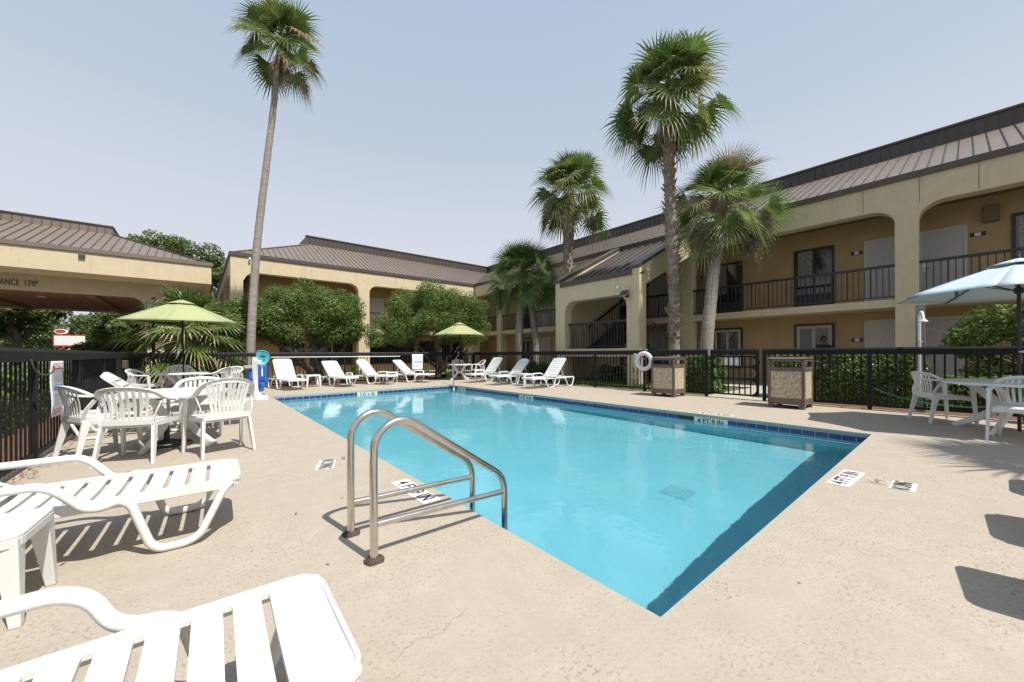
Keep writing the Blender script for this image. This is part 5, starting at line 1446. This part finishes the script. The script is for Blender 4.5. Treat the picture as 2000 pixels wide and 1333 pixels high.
# person on the ground-floor walkway
def make_person():
    p = empty('person', (15.85, 3.03, -.0), label='person in a black top walking past the ground-floor shuttered window', cat='person')
    V = {'pel': (0, 0, .92, .135), 'wai': (0, 0, 1.05, .125), 'che': (.0, 0, 1.25, .15), 'nec': (.0, 0, 1.40, .06), 'hea0': (.01, 0, 1.45, .055)}
    names = ['pel', 'wai', 'che', 'nec']
    v = [(0, 0, .90), (0, 0, 1.04), (0, 0, 1.24), (0, 0, 1.385), (0, .17, 1.33), (.03, .22, 1.08), (.10, .21, .86), (0, -.17, 1.33), (-.03, -.22, 1.08), (.04, -.21, .86), (0, .09, .84), (.12, .09, .46), (.10, .09, .08), (0, -.09, .84), (-.10, -.09, .46), (-.20, -.09, .10)]
    ed = [(0, 1), (1, 2), (2, 3), (2, 4), (4, 5), (5, 6), (2, 7), (7, 8), (8, 9), (0, 10), (10, 11), (11, 12), (0, 13), (13, 14), (14, 15)]
    rad = [.14, .125, .15, .06, .06, .045, .035, .06, .045, .035, .09, .062, .045, .09, .062, .045]
    me = bpy.data.meshes.new('clothed_body'); me.from_pydata(v, ed, []); o = bpy.data.objects.new('clothed_body', me); link(o); o.parent = p
    sk = o.modifiers.new('s', 'SKIN'); o.modifiers.new('sub', 'SUBSURF').levels = 2; o.modifiers['sub'].render_levels = 2
    for i, r_ in enumerate(rad): me.skin_vertices[0].data[i].radius = (r_, r_ * .8)
    me.skin_vertices[0].data[0].use_root = True
    me.materials.append(M['blackcloth'])
    o.name = 'body'
    # head with face
    mb = MB(); n = 18; mrows = 14
    def hf(u, v):
        th = u * 2 * PI; ph = v * PI; x = math.sin(ph) * math.cos(th); y = math.sin(ph) * math.sin(th); z = math.cos(ph)
        X_, Y_, Z_ = .095 * x, .075 * y, .118 * z
        if z < 0: X_ *= 1 - .12 * (-z); Y_ *= 1 - .25 * (-z)
        X_ += .022 * math.exp(-((y / .22) ** 2) - ((z + .12) / .16) ** 2) * (x > .2)      # nose
        X_ -= .008 * math.exp(-(((abs(y) - .38) / .16) ** 2) - ((z - .08) / .12) ** 2) * (x > .2)  # eye sockets
        X_ += .006 * math.exp(-((y / .3) ** 2) - ((z + .48) / .08) ** 2) * (x > .2)       # lips
        return (X_, Y_, Z_ + 1.515)
    mb.grid(hf, 28, 22); mb.lathe([(.05, 1.36), (.048, 1.44)], n=12)
    for s in (-1, 1): mb.lathe([(0, -.03), (.012, -.02), (.014, .015), (0, .03)], c=(-.005, s * .076, 1.51), n=8)
    mb.build('head', M['skin'], p, smooth=True, sharp=70)
    mb = MB()
    for s in (-1, 1): mb.lathe([(0, -.008), (.009, 0), (0, .008)], c=(.084, s * .03, 1.525), n=8)
    mb.build('eyes', M['ink'], p)
    mb = MB(); mb.grid(lambda u, v: (-.006 + .102 * math.sin(v * 1.75) * math.cos(u * 2 * PI) * (1 - .14 * (math.cos(u * 2 * PI) > .5)), .082 * math.sin(v * 1.75) * math.sin(u * 2 * PI), 1.52 + .128 * math.cos(v * 1.75) + (.05 * v if math.cos(u * 2 * PI) > .3 else 0)), 24, 8); mb.build('hair', M['ink'], p, smooth=True, sharp=70)
    return p
pp = make_person(); pp.rotation_euler.z = R(200); pp.location.z = -.0
# ------------------------------------------------------------------ palms
def palm_trunk(e, base, path, r0, r1, m='palm_bark', rings=True):
    mb = MB(); P = smooth_path(path, 10)
    nr = len(P)
    def sc_(t): return (1 + (r1 / r0 - 1) * t) * (1 + .35 * max(0, 1 - t * 9) ) * (1 + .03 * math.sin(t * 160) + random.uniform(-.02, .02))
    mb.tube(P, r0, n=14, scale=sc_)
    mb.build('trunk', M[m], e, world=True, smooth=True, sharp=80)
    return P
def boots(e, path, t0, t1, n, r, size=.2, m='boot'):
    P = smooth_path(path, 12); mb = MB(); L = len(P) - 1
    for i in range(n):
        t = t0 + (t1 - t0) * i / n; k = min(L - 1, int(t * L)); p = P[k].lerp(P[k + 1], t * L - k)
        a = i * 2.399; c, s = math.cos(a), math.sin(a); sz = size * random.uniform(.6, 1.25); out = random.uniform(.25, .75)
        o = Vector((c, s, 0)); sd = Vector((-s, c, 0)); w = sz * .33
        b0 = p + o * r * .75; tip = b0 + o * sz * out + Vector((0, 0, sz))
        hw = random.uniform(.35, 1.0)
        mb.add([b0 - sd * w, b0 + sd * w, tip + sd * w * hw, tip - sd * w * hw, b0 - sd * w * .7 - o * .02 + Vector((0, 0, .06)), b0 + sd * w * .7 - o * .02 + Vector((0, 0, .06)), tip + sd * w * hw * .6 - o * .03, tip - sd * w * hw * .6 - o * .03],
               [(0, 1, 2, 3), (7, 6, 5, 4), (0, 3, 7, 4), (1, 5, 6, 2), (3, 2, 6, 7)])
    mb.build('old_leaf_bases', M[m], e, world=True)

def palm(loc, path, crown, r0, r1, label, nfr, plen, fl, kind='wash', skirt=14, skirtlen=.9, bootrange=None, bn=90, elmin=-55, tipdead=.1, droop=.6, nl=24, elmax=82, flowers=None, trunkm='palm_bark', group=None, deadf=.08, br=None):
    e = empty('palm_tree', loc, label=label, cat='palm tree', group=group)
    palm_trunk(e, loc, path, r0, r1, trunkm)
    if bootrange: boots(e, path, bootrange[0], bootrange[1], bn, (br or (r0 + r1) / 2) * 1.0, size=.24)
    top = Vector(crown); fr = Fronds()
    for i in range(nfr):
        f = i / (nfr - 1)
        el = R(elmax - (elmax - elmin) * f ** .9) + random.gauss(0, .15); az = i * 2.399 + random.uniform(-.3, .3)
        L = fl * (.78 + .3 * math.sin(min(1, f * 1.6) * PI * .6)) * random.uniform(.85, 1.1)
        dead = random.random() < deadf * (1 + 2 * f)
        fr.fan(top + Vector((0, 0, -.15 - .45 * f)), az, el, plen * random.uniform(.7, 1.15) * (.42 + .75 * min(1, f * 1.5)), L, nl=nl, spread=108 + random.uniform(-12, 14), droop=droop * (.5 + f) * random.uniform(.6, 1.4), m=1 if dead else 0, tipdead=tipdead * (.4 + f), roll=random.gauss(0, .55), split=.47 if kind == 'wash' else .36, curl=.0 if kind == 'wash' else .25, nar=.88 if kind == 'wash' else .92)
    for i in range(12):
        fr.fan(top + Vector((0, 0, -.25)), i * 2.1 + .5, R(random.uniform(25, 80)), plen * random.uniform(.2, .45), fl * random.uniform(.75, .95), nl=nl, spread=95, droop=droop * .5, tipdead=tipdead * .6, roll=random.gauss(0, .7), split=.5, nar=.9)
    fr.build('crown', [M['palm' if kind == 'wash' else 'palm2'], M['deadleaf']], e)
    if skirt:
        fr = Fronds()
        for i in range(skirt):
            az = i * 2.399; f = i / skirt
            fr.fan(top + Vector((0, 0, -.55 - .55 * f)), az, R(random.uniform(-84, -66)), .35 * random.uniform(.6, 1.2), skirtlen * random.uniform(.7, 1.1), nl=18, spread=50, droop=.9, m=1, tipdead=1, roll=random.gauss(0, .8), split=.35)
        fr.build('dead_frond_skirt', [M['deadleaf'], M['deadleaf']], e)
    if flowers:
        pts = []; nr = []; rt = Vector((.769, -.639, 0)); dp = Vector((.639, .769, 0))
        for (a, b, z, rr_, nn) in flowers:
            for q in range(nn):
                g = Vector((random.gauss(0, 1), random.gauss(0, 1), random.gauss(0, 1)))
                p = top + rt * a + dp * b + Vector((0, 0, z)) + Vector((g.x * rr_ * .42, g.y * rr_ * .42, g.z * rr_ * .62))
                pts.append(tuple(p)); nr.append((random.gauss(0, 1), random.gauss(0, 1), random.gauss(0, .4)))
            
        leaf_mesh('seed_stalks', pts, nr, .095, M['flower'], e, aspect=.27, droop=1.0)
    return e
palm((1.38, 16, -.03), [(1.38, 16, -.1), (1.45, 16, 2.2), (1.62, 16, 5.0), (1.90, 16, 7.8), (2.15, 16, 10.2), (2.32, 16, 12.2)], (2.38, 16, 13.1), .145, .088, 'tall slender palm leaning right behind the far fence on the left', 30, .85, .92, skirt=16, skirtlen=1.0, elmin=-34, nl=26, tipdead=.12, deadf=.03)
palm((11.85, 6.05, -.03), [(11.85, 6.05, -.1), (11.80, 6.03, 1.5), (11.75, 6.0, 3.0), (11.60, 6.0, 5.0), (11.45, 6, 7.2), (11.50, 6, 9.3)], (11.52, 6, 9.95), .17, .15, 'tallest palm with shaggy trunk in front of the stair tower side', 46, 1.15, 1.05, skirt=22, skirtlen=1.0, bootrange=(.17, .93), bn=230, elmin=-56, tipdead=.5, droop=.7, deadf=.06, trunkm='palm_bark', br=.155)
palm((12.75, 11.3, -.03), [(12.66, 11.3, -.1), (12.66, 11.3, 3), (12.66, 11.3, 5.5), (12.72, 11.3, 8.3)], (12.74, 11.3, 9.1), .22, .19, 'medium palm with shaggy trunk standing behind the stair tower', 42, 1.1, 1.05, skirt=22, skirtlen=.95, bootrange=(.25, .9), bn=150, elmin=-56, tipdead=.5, droop=.7, deadf=.06, br=.23)
palm((12.1, 5.15, -.03), [(12.0, 5.15, -.1), (12.05, 5.12, 1.5), (12.3, 5.08, 3.0), (12.6, 5.05, 4.6), (12.88, 5.05, 6.1)], (12.98, 5.05, 6.6), .19, .16, 'cabbage palm with hanging grey seed stalks in front of the balcony', 40, 1.1, 1.02, kind='sabal', skirt=0, bootrange=(.82, 1.0), bn=50, elmin=-48, tipdead=.12, droop=.45, nl=30, flowers=((-.85, -.3, -1.75, .42, 1500), (-.6, -.4, -2.3, .34, 1100), (.35, -.5, -1.45, .42, 1500), (.95, -.3, -1.6, .45, 1700), (.6, -.5, -2.1, .34, 1000)), elmax=80, deadf=.03, br=.2)
palm((12.1, 13.9, -.03), [(12.0, 13.9, -.1), (12.0, 13.9, 2.0), (12.2, 13.9, 4.7)], (12.25, 13.9, 5.6), .20, .18, 'bushy cabbage palm with two trunks beside the stair tower', 58, 1.15, 1.12, kind='sabal', skirt=6, skirtlen=.7, bootrange=(.7, 1), bn=40, elmin=-58, tipdead=.05, droop=.5, nl=28, flowers=((-.45, -.3, -1.5, .35, 1000), (.0, .2, -1.5, .35, 800)), deadf=.02, br=.2)
e5 = [o for o in COL.objects if o.name.startswith('palm_tree')][-1]
mb = MB(); mb.tube(smooth_path([(12.75, 13.6, -.1), (12.8, 13.6, 1.6), (12.65, 13.7, 3.3), (12.4, 13.8, 4.2)], 8), .18, n=12, scale=lambda t: 1 - .1 * t); mb.build('trunk', M['palm_bark'], e5, world=True, smooth=True)
# off-frame palm right of the camera (its shadow falls on the deck)
palm((7.2, -3.6, 0), [(7.2, -3.6, -.1), (7.2, -3.6, 2.5), (7.2, -3.55, 4.6)], (7.2, -3.5, 5.0), .2, .17, 'palm outside the right edge whose frond shadows fall on the deck', 24, .8, .9, kind='sabal', skirt=0, nl=22)
# low fan palm by the lamp
e = empty('fan_palm', (-.25, 16.7, 0), label='low spreading fan palm behind the left green umbrella', cat='palm tree')
mb = MB(); mb.tube([(-.25, 16.7, -.1), (-.25, 16.7, .9), (-.25, 16.7, 1.7)], .26, n=12, scale=[1.1, 1, .8]); mb.build('trunk', M['boot'], e, world=True, smooth=True)
boots(e, [(-.25, 16.7, 0), (-.25, 16.7, .9), (-.25, 16.7, 1.7)], 0, 1, 90, .26, size=.28)
fr = Fronds()
for i in range(34):
    f = i / 33; el = R(84 - 112 * f ** .9) + random.gauss(0, .07); az = i * 2.399
    fr.fan((-.25, 16.7, 2.0 - .5 * f), az, el, 1.05 * random.uniform(.8, 1.1) * (.7 + .4 * f), 1.22 * random.uniform(.85, 1.1), nl=30, spread=112, droop=.5 + .35 * f, tipdead=.15 + .75 * f, m=0, roll=random.gauss(0, .4), split=.5)
for i in range(12):
    fr.fan((-.25, 16.7, 1.3), i * 2.1, R(random.uniform(-70, -35)), .7, .9, nl=22, spread=80, droop=1., m=1, tipdead=1, roll=random.gauss(0, .6))
fr.build('crown', [M['palm'], M['deadleaf']], e)

# ------------------------------------------------------------------ broadleaf trees
def broad_tree(name, loc, label, clumps, nleaf, size, m, stems, cat='tree', group=None, world=True, r0=.09, low=None, inner=True):
    e = empty(name, loc, label=label, cat=cat, group=group)
    mb = MB()
    for (a, b, ra, rb) in stems: limb(mb, a, b, ra, rb, sag=.0, wob=.05)
    mb.build('trunk', M['bark'], e, world=True, smooth=True, sharp=70)
    p, n, v = clump_points(clumps, nleaf)
    if low is not None:
        k = p[:, 2] > low; p, n, v = p[k], n[k], v[k]
    leaf_mesh('crown', p, n, size, M[m], e, var=v, aspect=.55)
    return e
def spread_stems(base, clumps, n, r=.07, fork=.45, jitter=.25):
    out = []; idx = rng.choice(len(clumps), min(n, len(clumps)), replace=False)
    for q, i in enumerate(idx):
        c = clumps[i]; b = Vector(base) + Vector((random.uniform(-jitter, jitter), random.uniform(-jitter, jitter), 0))
        f = b.lerp(Vector(c[:3]), fork) + Vector((0, 0, .15)); out.append((b, f, r, r * .65)); out.append((f, Vector(c[:3]), r * .6, r * .2))
        out.append((f, Vector(c[:3]) + Vector((random.uniform(-.8, .8), random.uniform(-.8, .8), .2)), r * .45, r * .15))
    return out
ca = ellipsoid_clumps((3.75, 18.5, 2.75), 2.4, 1.7, 1.35, 120, .46, shell=.6, zmin=-.7)
broad_tree('ornamental_tree', (4.0, 18.5, 0), 'broad dark green clipped tree left of the middle arcade column', ca, 52000, .085, 'leaf', spread_stems((4.2, 18.5, 0), ca, 9), group='broad clipped trees', low=1.35)
cb = ellipsoid_clumps((10.3, 18.6, 3.0), 2.9, 1.8, 1.9, 140, .50, shell=.6, zmin=-.65)
cb += ellipsoid_clumps((7.2, 18.2, 2.2), 1.2, 1.0, .9, 22, .38)
broad_tree('ornamental_tree', (10.2, 18.6, 0), 'broad dark green clipped tree right of the middle arcade column', cb, 60000, .085, 'leaf', spread_stems((10.3, 18.6, 0), cb, 9), group='broad clipped trees', low=1.45)
# small shrub left of tall palm
cs = ellipsoid_clumps((1.1, 18.0, 2.4), .6, .6, .75, 18, .32)
broad_tree('shrub', (1.1, 18.0, 0), 'leafy shrub between the fan palm and the tall palm trunk', cs, 5000, .10, 'leaf', spread_stems((1.1, 18, 0), cs, 4, r=.04), cat='shrub', low=1.0)
# bush at right
cr = ellipsoid_clumps((12.6, -1.15, 1.05), 1.0, 1.35, 1.2, 60, .36, shell=.7)
broad_tree('shrub', (12.6, -1.15, 0), 'big glossy round shrub behind the blue umbrella pole', cr, 26000, .085, 'leaf', spread_stems((12.6, -1.15, 0), cr, 6, r=.04), cat='shrub', low=.05)
# background oaks
def oak(x, y, w, h, label, z0=2.2, n=16000, size=.28, seed=0, lean=0):
    cl = ellipsoid_clumps((x, y, (h + z0) / 2), w, w * .8, (h - z0) / 2, int(90), w * .2, shell=.45)
    st = [(Vector((x + lean, y, -.1)), Vector((x + lean * .5, y, z0 * .75)), .32, .26)]
    for c in [cl[i] for i in rng.choice(len(cl), 12, replace=False)]:
        st.append((Vector((x + lean * .5, y, z0 * .75)), Vector(c[:3]), .2, .06))
    return broad_tree('oak_tree', (x, y, 0), label, cl, n, size, 'oak', st, group='oaks beyond the entrance canopy')
oak(-1.9, 47, 4.6, 12.2, 'tall oak rising between the entrance canopy and the motel', z0=4.5, n=30000, size=.26)
oak(.6, 45, 3.0, 10.2, 'oak crown showing just left of the motel roof corner', z0=3.0, n=12000)
oak(-15.0, 46, 3.9, 6.2, 'oak at the far left below the entrance canopy', z0=2.3, n=14000, lean=.6)
oak(-11.2, 46, 2.9, 6.0, 'oak with leaning trunk left of the roadside sign', z0=2.9, n=13000, lean=1.3)
oak(-3.9, 47, 3.0, 6.0, 'dense oak behind the canopy column', z0=1.2, n=16000)
oak(-19, 50, 4.5, 6.5, 'oak outside the far left edge under the canopy', z0=2.6, n=9000)
oak(-8.5, 74, 5.0, 6.8, 'distant oak behind the roadside sign', z0=1.5, n=9000, size=.4)
oak(-17.5, 76, 6.0, 6.8, 'distant oak left of the roadside sign', z0=1.0, n=9000, size=.4)
for (x, y, w, h, lb) in ((-3.4, 36, 1.5, 2.5, 'low green bush right of the roadside sign'), (-3.6, 33, 1.8, 2.6, 'low green bush behind the lamp post'), (-14.5, 38, 2.0, 1.5, 'low green bush at the far left beyond the fence')):
    cl = ellipsoid_clumps((x, y, h * .5), w, w * .7, h * .5, 30, w * .22, shell=.6)
    broad_tree('bush', (x, y, 0), lb, cl, 7000, .16, 'leaf', spread_stems((x, y, 0), cl, 4, r=.05), cat='bush', group='bushes beyond the entrance canopy')

# ------------------------------------------------------------------ hedges
def hedge(name, x0, y0, x1, y1, h, label, dens=900, size=.05, cat='hedge', lump=.05, group=None, m='hedge'):
    e = empty(name, ((x0 + x1) / 2, (y0 + y1) / 2, 0), label=label, cat=cat, group=group)
    pts = []; nr = []
    W, D = x1 - x0, y1 - y0
    faces = [((x0, y0), (W, 0), (0, -1)), ((x0, y1), (W, 0), (0, 1)), ((x0, y0), (0, D), (-1, 0)), ((x1, y0), (0, D), (1, 0))]
    for (ox, oy), (dx, dy), (nx, ny) in faces:
        L = math.hypot(dx, dy); n = int(L * h * dens)
        u = rng.uniform(size=n); z = rng.uniform(.02, 1, n) * h
        wob = lump * (np.sin(u * L * 5 + z * 4) + np.sin(u * L * 11 + z * 9 + 1) * .6) - np.abs(rng.normal(0, .05, n))
        wob -= .26 * np.clip((z - h * .70) / (h * .30), 0, 1) ** 2.2
        pts.append(np.stack([ox + dx * u + nx * wob, oy + dy * u + ny * wob, z], 1)); nr.append(np.stack([nx + rng.normal(0, .5, n), ny + rng.normal(0, .5, n), .3 + rng.normal(0, .5, n)], 1))
    n = int(W * D * dens * 1.2); u = rng.uniform(.1, .9, n); v = rng.uniform(.02, .98, n)
    pts.append(np.stack([x0 + W * u, y0 + D * v, h + lump * .6 * (np.sin(u * W * 6) + np.sin(v * D * 5)) - np.abs(rng.normal(0, .03, n))], 1)); nr.append(np.stack([rng.normal(0, .5, n), rng.normal(0, .5, n), 1 + rng.normal(0, .3, n)], 1))
    leaf_mesh('foliage', np.concatenate(pts), np.concatenate(nr), size, M[m], e, aspect=.6)
    mb = MB(); mb.box(x0 + .13, y0 + .13, 0, x1 - .13, y1 - .13, h - .12); mb.build('branches', M['twig'], e, world=True)
    return e
hedge('hedge', 10.85, .55, 12.0, 3.05, 1.05, 'long clipped green hedge behind the fence right of the gate', dens=1500, group='clipped hedges behind the right fence')
hedge('hedge', 10.85, 4.45, 11.9, 5.35, .98, 'short clipped green hedge behind the fence left of the gate', dens=1500, group='clipped hedges behind the right fence')
hedge('hedge', 11.2, -1.0, 12.2, .3, .62, 'low clipped hedge below the big shrub at the right', dens=1100, group='clipped hedges behind the right fence')
hedge('hedge', -3.1, 1.0, -2.1, 13.5, .85, 'green hedge seen through the left fence', dens=450, size=.075)
# low plants behind the far and right fences
def make_plant(label, n=26, L=.8, m='strap', name='garden_plant', el=(35, 85), w=.03, group='leafy plants behind the far fence'):
    e = empty(name, label=label, cat='plant', group=group)
    v = []; f = []; var = []
    for i in range(n):
        az = random.uniform(0, 2 * PI); a = R(random.uniform(*el)); l = L * random.uniform(.6, 1.1); d = Vector((math.cos(az) * math.cos(a), math.sin(az) * math.cos(a), math.sin(a))); s = Vector((-math.sin(az), math.cos(az), 0)); vv = random.gauss(.5, .25)
        prev = None
        for k in range(6):
            t = k / 5; p = d * l * t + Vector((math.cos(az) * .25, math.sin(az) * .25, -.55)) * l * t * t * .8; ww = w * math.sin(PI * (.12 + .88 * t)) * 1.2 + .001
            kk = len(v); v += [tuple(p - s * ww), tuple(p + s * ww)]
            if k: f.append((kk - 2, kk - 1, kk + 1, kk)); var.append(min(1, max(0, vv)))
    me = bpy.data.meshes.new('leaves'); me.from_pydata(v, [], f); me.materials.append(M[m]); at = me.attributes.new('var', 'FLOAT', 'FACE'); at.data.foreach_set('value', var)
    o = bpy.data.objects.new('leaves', me); link(o); o.parent = e
    return e
pa = make_plant('yellow green strap leaf plant behind the far fence', 34, 1.0, w=.045)
pb = make_plant('dark green arching plant behind the far fence', 40, .95, m='palm2', w=.03)
pc = make_plant('broad bright leafed plant behind the far fence', 24, .85, w=.07)
protos = [pa, pb, pc]; used = [False] * 3
xs = [1.0, 1.9, 2.7, 3.3, 3.9, 4.5, 5.1, 5.6, 6.1, 6.7, 7.3, 7.8, 8.4, 9.0, 9.6]
names_ = ['behind the left end of the far fence near the fan palm', 'behind the far fence right of the skimmer net', 'behind the far fence between the first and second loungers', 'behind the far fence, just left of the second lounger', 'directly behind the second far lounger', 'behind the far fence right of the second lounger', 'behind the far fence left of the third lounger', 'directly behind the third far lounger', 'behind the far fence above the small side table', 'directly behind the fourth far lounger', 'behind the white no diving sign', 'behind the far fence right of the no diving sign', 'behind the middle umbrella table', 'behind the chair at the far corner table', 'behind the far fence at its right corner']
for i, x in enumerate(xs):
    k = [0, 1, 1, 2, 0, 1, 0, 2, 1, 0, 2, 0, 0, 2, 1][i]
    o = protos[k] if not used[k] else copy_tree(protos[k]); used[k] = True
    place(o, (x, 16.35 + .4 * math.sin(i * 2.3), -.02), i * 1.7, ['yellow green plant ', 'dark arching plant ', 'broad leafed plant '][k] + names_[i]); s = .85 + .25 * math.sin(i * 1.3); o.scale = (s, s, s)
# ground cover tufts behind right fence
n = 16000; gx = rng.uniform(10.4, 13.5, n); gy = rng.uniform(5.6, 14.5, n); pts = np.stack([gx, gy, rng.uniform(-.02, .10, n) * (.4 + .6 * (np.sin(gx * 3) * np.sin(gy * 2.3) > -.2))], 1)
g_ = leaf_mesh('ground_cover', pts, np.stack([rng.normal(0, 1, n), rng.normal(0, 1, n), np.full(n, .6)], 1), .075, M['hedge'], None, aspect=.35, world=False); g_['kind'] = 'stuff'
# dark shrubs behind right fence at the tower foot
for (x, y, w, h, lb) in ((11.2, 11.8, .6, .8, 'dark leafy shrub behind the fence by the far right lounger'), (12.3, 8.9, .7, .55, 'low dark shrub under the stair landing')):
    cl = ellipsoid_clumps((x, y, h * .5), w, w, h * .5, 16, .2, shell=.5)
    broad_tree('shrub', (x, y, 0), lb, cl, 3500, .08, 'leaf', spread_stems((x, y, 0), cl, 3, r=.02), cat='shrub', low=.02)
# dry leaves at the foot of the left fence
n = 420; yy = rng.uniform(3.0, 9.0, n); xx = -1.30 + np.abs(rng.normal(0, .07, n)); pts = np.stack([xx, yy, rng.uniform(.004, .02, n)], 1)
n2 = 150; px_ = rng.uniform(-1.2, 9.8, n2); py_ = rng.uniform(.2, 15, n2); k_ = ~((px_ > 1.4) & (px_ < 7.1) & (py_ > .75) & (py_ < 12.05)); pts = np.concatenate([pts, np.stack([px_[k_], py_[k_], np.full(k_.sum(), .005)], 1)]); n = len(pts)
M['dry'] = leaf_mat('dry_leaves', (.10, .03, .012), (.28, .10, .04), (.45, .25, .12), .1, .8)
g_ = leaf_mesh('fallen_leaves', pts, np.stack([rng.normal(0, .4, n), rng.normal(0, .4, n), np.ones(n)], 1), .032, M['dry'], None, aspect=.4, world=False); g_['kind'] = 'stuff'
